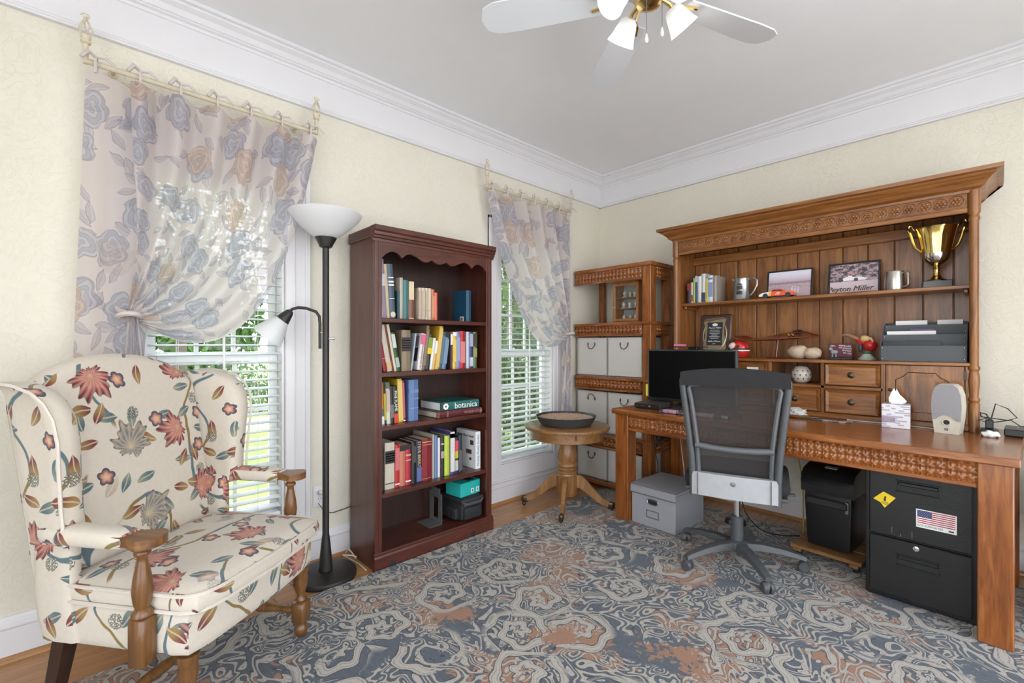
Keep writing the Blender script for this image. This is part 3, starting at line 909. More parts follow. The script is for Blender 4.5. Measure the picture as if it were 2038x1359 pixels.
M_cord = plain('white_cord', (.62, .60, .55), .5)
part('cord', B().tube([(.12, -2.52, .045), (.17, -2.49, .05), (.19, -2.475, .045), (.175, -2.47, .03), (.13, -2.475, .05), (.1, -2.478, .06), (.07, -2.48, .03), (.05, -2.483, .006), (.2, -2.464, .006), (.29, -2.468, .006)], .0035, 6), M_cord, la, True, world=True)
ou = thing('wall_outlet', 'white double wall outlet between the window and the bookcase', 'outlet', (.0, -2.6, .30))
part('plate', B().box(0, .006, -.036, .036, 0, .115, .003), M_white, ou)
for z in (.037, .079): part('socket_face', B().lathe([(.017, 0), (.017, .0015)], 18, M=Matrix.Translation((.006, 0, z)) @ Matrix.Rotation(R(90), 4, 'Y')), paint('outlet_face', (.72, .71, .70), .35), ou)
part('slot', B().box(.0074, .0078, -.008, -.006, .038, .046).box(.0074, .0078, .006, .008, .038, .046).box(.0074, .0078, -.002, .002, .026, .03), M_blackm, ou)
single('lamp_plug', B().box(.0076, .03, -2.612, -2.59, .37, .39, .004).tube([(.03, -2.6, .38), (.045, -2.595, .37), (.05, -2.585, .35), (.045, -2.575, .33)], .0035, 6), M_cord, 'white plug in the upper socket of the wall outlet', 'plug', True)
single('thin_wall_cable', B().tube([(.04, -2.62, .33), (.02, -2.58, .27), (.015, -2.53, .25), (.012, -2.46, .255), (.012, -2.38, .27)], .0022, 6), M_cable, 'thin black cable sagging along the wall behind the lamp', 'cable', True)

# ---------------------------------------------------------------- bookcase
bc = thing('bookcase', 'tall cherry bookcase with scalloped valance', 'bookcase', (.17, -2.037, 0))
CH, CHd = wood('cherry', 'z'), wood('cherry', 'y')
BY0, BY1 = -2.441, -1.634
for y0, y1 in ((BY0, BY0 + .022), (BY1 - .022, BY1)): part('side_panel', B().box(.038, .318, y0, y1, .0, 1.77, .002), CH, bc, world=True)
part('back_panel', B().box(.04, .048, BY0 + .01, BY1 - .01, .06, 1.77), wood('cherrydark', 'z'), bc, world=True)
for y0, y1 in ((BY0, BY0 + .042), (BY1 - .042, BY1)):
    b = B().box(.318, .336, y0, y1, .09, 1.755, .002)
    for k in (.012, .022): b.box(.336, .339, y0 + k, y0 + k + .006, .1, 1.74, .002)
    part('stile', b, CH, bc, world=True)
for i, z in enumerate((1.334, 1.041, .754, .395, .092)):
    part('shelf', B().box(.046, .326 if i < 4 else .317, BY0 + .022, BY1 - .022, z - .024, z, .003), CHd, bc, world=True)
part('top_board', B().box(.038, .318, BY0, BY1, 1.762, 1.775), CHd, bc, world=True)
cp = [(.31, 1.735), (.338, 1.735), (.340, 1.748), (.348, 1.752), (.348, 1.764), (.356, 1.768), (.358, 1.782), (.366, 1.79), (.366, 1.815), (.31, 1.815)]
b = B().prism(cp, 'y', BY0 - .012, BY1 + .012)
for y0, y1 in ((BY0 - .012, BY0 + .005), (BY1 - .005, BY1 + .012)): b.box(.038, .31, y0, y1, 1.76, 1.815, .003)
b.box(.038, .312, BY0, BY1, 1.798, 1.8145)
part('cornice', b, CHd, bc, world=True)
pts = []
ia, ib = BY0 + .042, BY1 - .042
for u, z in ((0, 0), (.03, .018), (.06, .03), (.09, .035), (.12, .032), (.145, .022), (.165, .008), (.185, .02), (.21, .03), (.24, .034), (.29, .026), (.34, .01), (.37, .005), (.40, .009), (.43, .021), (.46, .010), (.5, .004), (.54, .010), (.57, .021), (.60, .009), (.63, .005), (.66, .01), (.71, .026), (.76, .034), (.79, .03), (.815, .02), (.835, .008), (.855, .022), (.88, .032), (.91, .035), (.94, .03), (.97, .018), (1, 0)):
    pts.append((ia + (ib - ia) * u, 1.652 + z * 1.15))
part('valance', B().prism(pts + [(ib, 1.752), (ia, 1.752)], 'x', .318, .334), CHd, bc, world=True)
b = B().prism([(.318, 0), (.346, 0), (.346, .07), (.342, .078), (.342, .088), (.336, .094), (.318, .094)], 'y', BY0 - .006, BY1 + .006)
part('plinth', b, CHd, bc, world=True)
for y in (BY0 + .10, BY1 - .16): part('plinth_cutout', B().lathe([(.016, 0), (.016, .001)], 14, M=Matrix.Translation((.3462, y, .022)) @ Matrix.Rotation(R(90), 4, 'Y')).box(.3462, .347, y - .0, y + .07, 0, .012), M_blackm, bc, world=True)

# ---------------------------------------------------------------- books
bkm = {}
def cm(c): 
    k = 'book_%02d_%02d_%02d' % tuple(int(v * 99) for v in c)
    return plain(k, c, .5, var=.08, scale=25)
PAGES = plain('page_edges', (.62, .54, .41), .9, var=.15, scale=200)
def book(y, w_, h, z, lean, c, label, depth=.16, xf=.27, prints=(), soft=False):
    """upright book, spine towards +x; lean = sideways shift of its top"""
    # lean is an angle here: positive tips the top towards -y
    ang = lean
    dz = abs(math.sin(ang)) * w_ / 2
    t = thing('book', label, 'book', (xf - depth / 2, y + w_ / 2, z + dz + .0006))
    t.rotation_euler = (ang, 0, 0)
    hh = (min(h, .262 if z < 1.3 else .33) - w_ * abs(math.sin(ang))) / math.cos(ang)
    cv = .0015 if soft else .0025
    b = B().box(-depth / 2, depth / 2 - .002, -w_ / 2, -w_ / 2 + cv, 0, hh).box(-depth / 2, depth / 2 - .002, w_ / 2 - cv, w_ / 2, 0, hh)
    b.prism([(depth / 2 - .004, -w_ / 2), (depth / 2 - .001, -w_ / 2 + .001), (depth / 2 + min(.004, w_ * .12), 0), (depth / 2 - .001, w_ / 2 - .001), (depth / 2 - .004, w_ / 2)], 'z', 0, hh)
    part('cover', b, cm(c), t)
    part('pages', B().box(-depth / 2 + .003, depth / 2 - .004, -w_ / 2 + cv, w_ / 2 - cv, .003 if not soft else .0005, hh - (.004 if not soft else .0005)), PAGES, t)
    xs = depth / 2 + min(.004, w_ * .12) + .0004
    for pr in prints:
        if pr[0] == 'band':
            _, z0, z1, pc = pr
            part('spine_label', B().box(xs - .003, xs, -w_ * .47, w_ * .47, hh * z0, hh * z1), cm(pc), t)
        else:
            _, wd, zc, size, pc = pr
            text(wd, size, TM((xs + .0004, 0, hh * zc), (0, 0, -1), (0, 1, 0)), cm(pc), t, 'title')
    return t
def shelve(rows, z, runs):
    """stand a shelf's books side by side; runs give (first index, angle, start) for books that share one slope"""
    ang, yc, wp_, dzp = 0, None, 0, 0
    starts = {i: (a_, y_) for i, a_, y_ in runs}
    for i, (y, w_, h, ln, c, lb, dp, pr) in enumerate(rows):
        if i in starts:
            ang, y_ = starts[i]; yc = None if y_ is None else y_ + w_ / 2
            if y_ is None: yc = y + w_ / 2
        else:
            dz = abs(math.sin(ang)) * w_ / 2
            nx = yc + ((wp_ + w_) / 2 + .0005 - math.sin(ang) * (dz - dzp)) / math.cos(ang)
            yc = max(nx, y + w_ / 2) if abs(ang) < .01 else nx
        wp_, dzp = w_, abs(math.sin(ang)) * w_ / 2
        book(yc - w_ / 2, w_, h, z, ang, c, lb, dp, prints=pr, soft=w_ < .02)
WH, GO, BLK = (.8, .79, .76), (.62, .45, .16), (.02, .02, .022)
S1 = [(-2.373, .015, .204, -.004, (.52, .47, .45), 'pale grey thin book at the end of the top shelf', .14, ()),
 (-2.350, .022, .322, -.022, (.30, .24, .29), 'tall mauve picture book leaning on the top shelf', .2, (('band', .55, .75, (.55, .56, .62)),)),
 (-2.324, .017, .298, -.021, (.58, .47, .31), 'tall cream book leaning on the slate blue book, top shelf', .18, ()),
 (-2.305, .034, .302, -.018, (.075, .105, .14), 'thick slate blue book with round sticker on the top shelf', .2, (('band', .74, .76, WH), ('band', .66, .69, WH), ('band', .60, .63, WH), ('band', .36, .37, WH))),
 (-2.272, .014, .159, .0, (.02, .07, .08), 'short dark teal book behind the slate blue one', .12, ()),
 (-2.257, .020, .233, .0, (.42, .37, .30), 'grey beige book on the top shelf beside the teal one', .2, ()),
 (-2.236, .033, .221, .0, (.05, .17, .17), 'teal green cloth book on the top shelf', .15, ()),
 (-2.202, .034, .216, .0, (.22, .09, .06), 'cream and brown jacketed book on the top shelf', .15, (('band', .52, 1.0, (.66, .53, .34)), ('band', 0, .04, (.66, .53, .34)))),
 (-2.136, .020, .186, .0, (.55, .46, .35), 'first cream paperback of the string-tied bundle', .19, (('band', .1, .9, (.48, .38, .28)),)),
 (-2.115, .023, .187, .0, (.58, .48, .36), 'second cream paperback of the string-tied bundle', .13, (('band', .1, .9, (.50, .40, .30)),)),
 (-2.091, .022, .188, .0, (.55, .45, .34), 'third cream paperback of the string-tied bundle', .13, (('band', .1, .9, (.46, .37, .27)),)),
 (-2.068, .019, .188, .0, (.58, .49, .38), 'fourth cream paperback of the string-tied bundle', .13, ()),
 (-2.048, .021, .183, .0, (.52, .17, .07), 'orange paperback beside the tied bundle', .12, (('band', .1, .8, (.55, .26, .13)),)),
 (-2.026, .020, .166, .0, (.72, .15, .10), 'coral red paperback at the end of the top shelf row', .12, ())]
shelve(S1, 1.334, [(0, .066, None), (4, 0, None)])
tb = book(-1.79, .040, .199, 1.334, 0, (.008, .06, .115), 'dark blue worn book standing alone on the top shelf', .13)
part('barcode_sticker', B().box(.0, .04, -.0206, -.0202, .002, .035), M_paper, tb)
for k in range(9): part('bar', B().box(.006 + k * .0028, .0073 + k * .0028 + (k % 3) * .0006, -.0209, -.0206, .008, .029), M_blackm, tb)
bl_ = [o for o in COL.objects if o.get('label') == 'thick slate blue book with round sticker on the top shelf'][0]
part('round_sticker', B().lathe([(.0155, 0), (.0155, .0008)], 18, M=Matrix.Translation((.1035, 0, .022)) @ Matrix.Rotation(R(90), 4, 'Y')), plain('cream_sticker', (.66, .58, .42), .6), bl_)
single('book_string', B().tube([(.135, -2.139, 1.39), (.2735, -2.1385, 1.392), (.2755, -2.13, 1.392), (.2755, -2.06, 1.391), (.2745, -2.048, 1.391)], .0013, 5), plain('twine', (.50, .40, .25), .9), 'string tied around the cream paperbacks', 'string', True)
S2 = [(-2.356, .022, .148, -.022, (.33, .018, .035), 'crimson short book leaning at the start of the second shelf', .14, (('t', 'I', .5, .02, WH),)),
 (-2.333, .028, .260, -.046, (.60, .54, .43), 'tall cream book leaning against the crimson one', .19, (('band', .05, .2, (.60, .42, .18)),)),
 (-2.304, .013, .264, -.05, (.16, .03, .035), 'thin maroon book leaning between two cream ones', .19, ()),
 (-2.290, .015, .268, -.054, (.62, .57, .40), 'thin ivory book leaning beside the maroon one', .19, ()),
 (-2.273, .022, .220, -.042, (.025, .085, .03), 'dark green book with white lettering leaning left', .16, (('band', .6, .95, (.55, .58, .55)), ('band', .1, .35, (.35, .4, .38)))),
 (-2.246, .057, .232, -.003, (.22, .165, .10), 'thick tan cloth book with black spine label', .18, (('band', .48, .82, (.035, .022, .022)), ('band', .74, .755, GO), ('band', .68, .695, GO), ('band', .62, .635, GO), ('band', .56, .575, GO))),
 (-2.182, .010, .215, .022, (.36, .40, .45), 'thin blue grey book leaning beside the tan book', .15, ()),
 (-2.130, .031, .216, .036, (.66, .60, .58), 'white spined paperback with pink top and purple cover', .17, (('band', .70, .97, (.65, .12, .22)), ('t', 'COMPLETE GUIDE TO', .37, .0135, (.12, .03, .05)))),
 (-2.097, .020, .262, .041, (.18, .115, .075), 'tall brown book leaning behind the white paperback', .2, (('band', .1, .9, (.24, .17, .11)),)),
 (-2.075, .031, .21, .037, (.025, .03, .02), 'black book with yellow and green cover leaning', .15, (('band', .45, .62, (.72, .50, .02)), ('band', .62, .92, (.22, .30, .05)))),
 (-2.043, .021, .19, .030, (.70, .68, .64), 'white leaning paperback beside the yellow folder book', .12, ()),
 (-2.021, .014, .175, .027, (.66, .36, .10), 'small orange and white paperback leaning', .12, (('band', .55, .98, WH),)),
 (-2.006, .027, .266, .034, (.62, .37, .03), 'tall mustard yellow book leaning on the second shelf', .19, (('band', .05, .95, (.66, .44, .12)),)),
 (-1.977, .022, .226, .025, (.03, .075, .09), 'dark teal lettered paperback beside the mustard book', .14, (('band', .15, .9, (.10, .17, .19)),)),
 (-1.954, .029, .229, .023, (.13, .20, .33), 'steel blue paperback leaning on the second shelf', .14, (('band', .85, 1.0, BLK), ('band', .15, .8, (.18, .27, .40)))),
 (-1.922, .015, .213, .012, (.05, .03, .025), 'thin black and white book before the yellow one', .13, (('band', .7, 1., WH),)),
 (-1.904, .028, .226, .006, (.70, .45, .06), 'yellow paperback upright on the second shelf', .14, (('band', .9, 1.0, WH), ('band', .2, .8, (.74, .50, .12)))),
 (-1.873, .027, .230, .006, (.20, .25, .45), 'periwinkle blue book beside the yellow paperback', .14, (('band', .2, .85, (.28, .33, .52)),)),
 (-1.844, .039, .234, .006, (.45, .012, .02), 'bright red book with white title on the second shelf', .15, (('band', .15, .72, (.62, .2, .2)),)),
 (-1.803, .010, .229, .003, (.05, .05, .045), 'thin dark book between the red and the silver one', .14, ()),
 (-1.791, .025, .231, .002, (.48, .50, .56), 'silver spined book on the second shelf', .15, ()),
 (-1.765, .027, .230, .003, (.02, .035, .15), 'navy blue book with white lettering, second shelf', .15, (('band', .6, .95, (.35, .38, .5)), ('band', .05, .3, (.5, .52, .6)))),
 (-1.735, .031, .231, .003, (.10, .17, .05), 'green photo spine book at the end of the second shelf', .15, (('band', .6, .95, (.06, .055, .03)), ('band', .3, .55, (.30, .27, .10))))]
shelve(S2, 1.041, [(0, .185, None), (5, 0, None), (6, -.14, -2.187), (7, -.14, -2.146), (15, 0, -1.910)])
wp = [o for o in COL.objects if o.get('label', '').startswith('white spined paperback')][0]
part('cover_print', B().box(-.075, .07, -.0163, -.0158, .05, .13), cm((.04, .025, .05)), wp)
part('cover_print', B().box(-.075, .07, -.0163, -.0158, .135, .2), cm((.22, .18, .20)), wp)
S3 = [(-2.372, .020, .229, -.007, (.70, .24, .02), 'orange book with white foot on the third shelf', .15, (('band', 0, .2, WH), ('band', .2, .38, (.12, .11, .10)))),
 (-2.351, .014, .226, -.010, (.02, .02, .02), 'black book with yellow lettering, third shelf', .15, (('band', .1, .75, (.45, .42, .04)),)),
 (-2.336, .023, .229, -.012, (.66, .62, .56), 'white book with red lettering on the third shelf', .15, (('band', .85, 1, (.12, .14, .08)), ('band', .3, .82, (.58, .42, .36)))),
 (-2.312, .020, .208, -.008, (.03, .03, .028), 'black and grey novel beside the red lettered book', .15, (('band', .15, .5, (.16, .16, .14)),)),
 (-2.290, .026, .206, -.007, (.02, .018, .018), 'black novel with red flame foot and white title', .15, (('band', 0, .25, (.60, .06, .02)), ('t', 'FINE FLAME', .6, .022, WH))),
 (-2.256, .030, .245, -.006, (.55, .36, .01), 'large mustard yellow book on the third shelf', .2, (('band', .04, .96, (.62, .47, .14)),)),
 (-2.224, .014, .234, -.010, (.35, .012, .035), 'thin red book beside the large blue one', .17, (('band', .1, .95, (.48, .10, .12)), ('band', .02, .05, WH))),
 (-2.201, .063, .235, .0, (.10, .17, .34), 'thick plain blue book on the third shelf', .17, (('band', .68, .76, (.15, .22, .39)), ('band', .52, .56, (.15, .22, .39)), ('band', .3, .32, (.2, .28, .45))))]
shelve(S3, .754, [(0, .038, None), (7, 0, None)])
S4 = [(-2.372, .019, .235, 0, (.035, .02, .012), 'dark brown book at the end of the fourth shelf', .16, ()),
 (-2.348, .058, .256, 0, (.56, .50, .40), 'thick cream book with black title block, fourth shelf', .18, (('band', .55, .82, BLK), ('band', .75, .77, WH), ('band', .7, .72, WH), ('band', .65, .67, WH), ('band', .6, .62, WH), ('band', .115, .13, BLK))),
 (-2.288, .028, .237, 0, (.45, .02, .03), 'bright red book with white lettering, fourth shelf', .16, (('band', .4, .92, (.55, .14, .14)), ('band', .06, .09, WH))),
 (-2.259, .035, .229, 0, (.50, .17, .10), 'salmon volume with black cap on its spine', .16, (('band', .86, 1, BLK),)),
 (-2.223, .035, .228, 0, (.42, .025, .04), 'red volume with black cap on its spine', .16, (('band', .88, 1, BLK), ('band', .72, .76, (.6, .3, .28)), ('band', .6, .63, (.6, .3, .28)), ('band', .08, .11, WH))),
 (-2.184, .030, .238, 0, (.012, .012, .015), 'black hardback novel on the fourth shelf', .17, (('band', .5, .9, (.06, .06, .05)),)),
 (-2.151, .033, .238, 0, (.018, .025, .06), 'navy thriller with large gold author name', .17, (('band', .02, .36, (.10, .13, .28)), ('t', 'STEVE BERRY', .68, .026, GO))),
 (-2.115, .067, .240, 0, (.20, .012, .02), 'thick dark red cloth book on the fourth shelf', .19, (('band', .93, .945, GO), ('band', .86, .88, (.45, .2, .12)), ('band', .05, .055, GO))),
 (-2.040, .013, .278, .004, (.40, .36, .29), 'tall thin beige book on the fourth shelf', .22, ()),
 (-2.025, .021, .255, .004, (.12, .19, .38), 'thin blue book beside the tall beige one', .18, ()),
 (-2.002, .017, .236, .004, (.66, .58, .57), 'pale pink thin book on the fourth shelf', .16, ()),
 (-1.982, .025, .245, .004, (.02, .022, .02), 'black book with small portrait on its spine', .18, (('band', .45, .62, (.42, .30, .26)), ('band', .78, .82, (.4, .4, .4)))),
 (-1.954, .037, .241, .003, (.45, .55, .06), 'lime green book on the fourth shelf', .2, ()),
 (-1.914, .034, .290, .002, (.07, .05, .24), 'tall white and purple cookbook on the fourth shelf', .22, (('band', .06, .99, (.68, .64, .58)), ('band', .85, .95, (.35, .2, .1)))),
 (-1.876, .023, .220, .0, (.03, .03, .03), 'black book with red and yellow title', .16, (('band', .62, .92, (.62, .06, .12)), ('band', .42, .62, (.55, .45, .03)), ('band', .08, .36, (.5, .5, .5)))),
 (-1.849, .026, .231, .0, (.022, .025, .035), 'dark charcoal book at the bookend, fourth shelf', .17, (('band', .05, .6, (.10, .10, .11)),))]
shelve(S4, .395, [(0, 0, None)])
# white product box beside the bookend
M_boxw = plain('white_carton', (.72, .72, .73), .5, var=.03)
bx = thing('photo_studio_box', 'white carton with printed product pictures on the fourth shelf', 'box', (.185, -1.705, .3956))
part('carton', B().box(-.105, .10, -.02, .02, 0, .238, .002), M_boxw, bx)
text('Mobile Photo Studio', .021, TM((-.005, -.0207, .205), (1, 0, 0), (0, 0, 1)), M_blackm, bx, 'title')
text('Mobile Photo Studio', .024, TM((.1006, 0, .12), (0, 0, 1), (0, -1, 0)), cm((.05, .14, .20)), bx, 'title')
for x, z, a, d_ in ((.06, .15, .035, .03), (.03, .09, .055, .028), (.045, .05, .02, .018)): part('printed_picture', B().box(x - a / 2, x + a / 2, -.0207, -.02, z, z + d_), cm((.10, .04, .04)), bx)
# stacked atlases on the third shelf
def flat_book(y0, y1, z, th_, depth, xf, c, label):
    t = thing('book', label, 'book', (xf - depth / 2, (y0 + y1) / 2, z))
    L = (y1 - y0) / 2
    b = B().box(-depth / 2, depth / 2 - .003, -L, L, 0, .003).box(-depth / 2, depth / 2 - .003, -L, L, th_ - .003, th_).prism([(depth / 2 - .004, 0), (depth / 2, .002), (depth / 2 + .005, th_ / 2), (depth / 2, th_ - .002), (depth / 2 - .004, th_)], 'y', -L, L)
    part('cover', b, cm(c), t)
    part('pages', B().box(-depth / 2 + .005, depth / 2 - .004, -L + .005, L - .005, .003, th_ - .003), PAGES if c[0] > .05 else M_paper, t)
    return t
ab = flat_book(-2.03, -1.69, .7546, .038, .245, .30, (.10, .018, .022), 'dark red world atlas lying under the green plant book')
text('WORLD ATLAS', .021, TM((.1285, .10, .018), (0, 1, 0), (0, 0, 1)), cm((.40, .24, .20)), ab, 'title')
for y in (-.168, -.16, -.10, -.094, .156, .162): part('spine_rule', B().box(.1265, .1275, y, y + .003, .002, .036), cm((.35, .2, .12)), ab)
gb = flat_book(-1.995, -1.70, .7932, .05, .23, .285, (.018, .13, .115), 'green plant encyclopedia lying on the red atlas')
text('botanica', .052, TM((.1215, .04, .023), (0, 1, 0), (0, 0, 1)), M_paper, gb, 'title')
part('spine_patch', B().box(.1195, .1205, -.147, -.10, .001, .049), cm((.03, .06, .05)), gb)
fb = B()
for k in range(7):
    a = k * 2 * math.pi / 7; fb.lathe([(.0001, 0), (.0075, .0004), (.0075, .001), (.0001, .0014)], 8, M=Matrix.Translation((.121, -.112 + .013 * math.cos(a), .025 + .013 * math.sin(a))) @ Matrix.Rotation(R(90), 4, 'Y'))
part('flower_print', fb, M_paper, gb)
# bottom shelf: bookend, camera bag, turquoise box
M_gray = plain('grey_metal', (.20, .20, .20), .4, .5)
def bookend(y, x0, x1, z, h, label, tongue=True):
    poly = [(x0, 0), (x1, 0), (x1, h - .03)] + [(x1 - .03 + .03 * math.cos(a), h - .03 + .03 * math.sin(a)) for a in [i * math.pi / 12 for i in range(1, 7)]] + [(x0 + .03 - .03 * math.sin(a), h - .03 + .03 * math.cos(a)) for a in [i * math.pi / 12 for i in range(0, 6)]]
    xm = (x0 + x1) / 2; w2 = (x1 - x0) * .2
    o = B(); n = 12
    arch = [(xm + w2, .03), (xm + w2, h * .62)] + [(xm + w2 * math.cos(a), h * .62 + w2 * math.sin(a)) for a in [i * math.pi / 8 for i in range(1, 8)]] + [(xm - w2, h * .62), (xm - w2, .03)]
    for (a0, a1) in ((x0, xm - w2), (xm + w2, x1)): o.box(a0, a1, 0, .0022, 0, h - .03)
    o.box(xm - w2, xm + w2, 0, .0022, 0, .025).box(x0 + .02, x1 - .02, 0, .0022, h - .03, h).box(xm - w2, xm + w2, 0, .0022, h * .62 + w2 * .8, h - .03)
    if tongue: o.box(x0, x1, -.09, .0, 0, .0022)
    o.box(xm - w2, xm + w2, .0, .04 if tongue else .06, 0, .0022)
    o.v = [(p[0], p[1] + y, p[2] + z) for p in o.v]
    return single('bookend', o, M_gray, label, 'bookend')
bookend(-1.95, .10, .235, .0926, .21, 'grey steel bookend standing empty on the bottom shelf')
bookend(-1.815, .14, .265, .3956, .17, 'steel bookend beside the white carton on the fourth shelf', False)
M_nylon = plain('black_nylon', (.014, .014, .016), .75, bump=.4, scale=120)
bg_ = thing('camera_bag', 'black padded camera bag on the bottom shelf', 'bag', (.186, -1.768, .0926))
part('body', B().rbox(-.12, .12, -.09, .09, 0, .125, .03, 7), M_nylon, bg_, True, weld=True)
part('lid', B().rbox(-.125, .128, -.094, .094, .105, .145, .018, 7), plain('bag_lid', (.02, .02, .022), .6), bg_, True, weld=True)
part('front_pocket', B().rbox(.10, .138, -.07, .07, .01, .09, .018, 6), M_nylon, bg_, True, weld=True)
part('side_pocket', B().rbox(-.08, .09, -.115, -.08, .01, .085, .016, 6), M_nylon, bg_, True, weld=True)
part('strap', B().box(.128, .130, -.07, .07, .1, .118, .001).tube([(.126, -.08, .122), (.136, -.05, .112), (.138, .04, .110), (.126, .08, .12)], .006, 6), plain('grey_webbing', (.07, .07, .075), .7), bg_, True)
tb_ = thing('turquoise_box', 'turquoise carton on top of the camera bag', 'box', (.205, -1.765, .2385), R(6))
part('carton', B().box(-.07, .07, -.085, .085, 0, .085, .002), plain('turquoise_card', (.02, .40, .36), .45, var=.06), tb_)
for y in (.015, .06): part('printed_label', B().box(.0702, .0708, y - .012, y + .012, .012, .04), M_paper, tb_); part('printed_mark', B().box(.0708, .0711, y - .006, y + .006, .018, .034), M_gray, tb_)
part('top_opening', B().box(-.045, .045, .0, .06, .0846, .0854), M_blackm, tb_)

# ---------------------------------------------------------------- round table with pebble tray
OK_ = wood('oak', 'z')
tt = thing('pedestal_table', 'small round oak pedestal table beside the curtain', 'side table', (.42, -.985, RUG))
part('top', B().lathe([(.29, .572), (.303, .575), (.307, .585), (.305, .594), (.297, .598), (1e-4, .598)], 48), wood('oak', 'x'), tt, True)
part('apron', B().lathe([(.255, .505), (.262, .508), (.262, .572), (.25, .573)], 48), wood('oak', 'x'), tt, True)
part('column', B().lathe([(.068, .09), (.075, .10), (.075, .235), (.068, .24), (.066, .25), (.074, .258), (.074, .268), (.062, .275), (.074, .283), (.074, .293), (.062, .30), (.074, .308), (.074, .318), (.064, .33), (.074, .36), (.07, .41), (.055, .455), (.052, .47), (.062, .48), (.062, .505)], 28), OK_, tt, True)
for k in range(4):
    a = R(-57 + 90 * k); ca, sa = math.cos(a), math.sin(a)
    far = k == 3
    b = B(); rows = []
    for (d, zc, hh, wd) in ((.05, .19, .045, .016), (.09, .195, .045, .016), (.13, .165, .04, .015), (.18, .115, .03, .014), (.24, .065, .022, .013), (.295, .042, .017, .0125)):
        rows.append([(d, -wd, zc - hh), (d, wd, zc - hh), (d + .01, wd, zc + hh), (d + .01, -wd, zc + hh)])
    vs = [(p[0] * ca - p[1] * sa, p[0] * sa + p[1] * ca, p[2]) for r_ in rows for p in r_]
    fs = [[j * 4 + i, j * 4 + (i + 1) % 4, (j + 1) * 4 + (i + 1) % 4, (j + 1) * 4 + i] for j in range(5) for i in range(4)] + [[3, 2, 1, 0], [20, 21, 22, 23]]
    lg = part('leg', b.add(vs, fs), OK_, tt, 50)
    zb = -RUG if k in (2, 3) else 0
    b = B().rbox(.288, .338, -.0145, .0145, .012, .062, .012, 5)
    b.sphere((.318, 0, .008 + zb * .5), .008 - zb * .5)
    b.move(Matrix.Rotation(a, 4, 'Z'))
    part('foot_cap', b, M_abrass, lg, True)
for k in range(3):
    a = R(-57 + 20 + 120 * k)
    part('apron_hook', B().cyl((.27 * math.cos(a), .27 * math.sin(a), .575), (.27 * math.cos(a), .27 * math.sin(a), .535), .003, n=6), M_abrass, tt)
sa_ = thing('plant_saucer', 'dark grey plastic saucer full of gravel on the round table', 'saucer', (.41, -.985, RUG + .5986))
M_sauc = plain('dark_grey_plastic', (.045, .045, .046), .5)
part('dish', B().lathe([(.165, .004), (.185, .008), (.206, .04), (.215, .062), (.219, .066), (.214, .067), (.205, .05), (.186, .02), (.02, .014)], 44).lathe([(.15, 0), (.16, 0), (.16, .006), (.15, .006)], 30), M_sauc, sa_, True)
gb2 = B(); rr = random.Random(3)
gb2.lathe([(.204, .05), (.12, .056), (1e-4, .059)], 30)
for _ in range(1500):
    a = rr.uniform(0, 6.283); d = .2 * math.sqrt(rr.random()); s_ = rr.uniform(.003, .0065)
    p = Vector((d * math.cos(a), d * math.sin(a), .054 - .008 * (d / .2) ** 4 + rr.uniform(0, .006)))
    q = Euler((rr.uniform(0, 6), rr.uniform(0, 6), 0)).to_matrix()
    gb2.add([p + q @ Vector(k) * s_ for k in ((1, 0, 0), (-1, 0, 0), (0, 1, 0), (0, -1, 0), (0, 0, .8), (0, 0, -.8))], [[0, 2, 4], [2, 1, 4], [1, 3, 4], [3, 0, 4], [2, 0, 5], [1, 2, 5], [3, 1, 5], [0, 3, 5]])
o = part('gravel', gb2, plain('tan_gravel', (.50, .35, .26), .9, var=.4, scale=90), sa_); o['kind'] = 'stuff'
# ---------------------------------------------------------------- carved relief
def carved(x0, x1, z0, z1, yf, cell, hgt, name, mats, parent, side=None, bow=0):
    """panel of overlapping-circle carving facing -y (or +x when side given as (y0,y1,x))"""
    n_u = int((x1 - x0) / cell * 6); n_v = max(8, int((z1 - z0) / cell * 6))
    def hf(u, v):
        a, c = u / cell, v / cell; best = 9
        for i in (math.floor(a), math.floor(a) + 1):
            for j in (math.floor(c), math.floor(c) + 1):
                best = min(best, abs(math.hypot(a - i, c - j) - .707))
        return hgt * (1 - min(1, best / .16)) + hgt * .4 * max(0, 1 - math.hypot(a - math.floor(a) - .5, c - math.floor(c) - .5) / .3)
    def P(u, v):
        x = x0 + u * (x1 - x0); z = z0 + v * (z1 - z0)
        k = hf(x - x0, z - z0)
        bw = bow * (1 - (2 * u - 1) ** 2)
        if side: return (side - 0 + k, x, z)
        return (x, yf - k - bw, z)
    return part(name, B().grid(P, n_u, n_v, flip=bool(side)), mats, parent, 60, world=True)
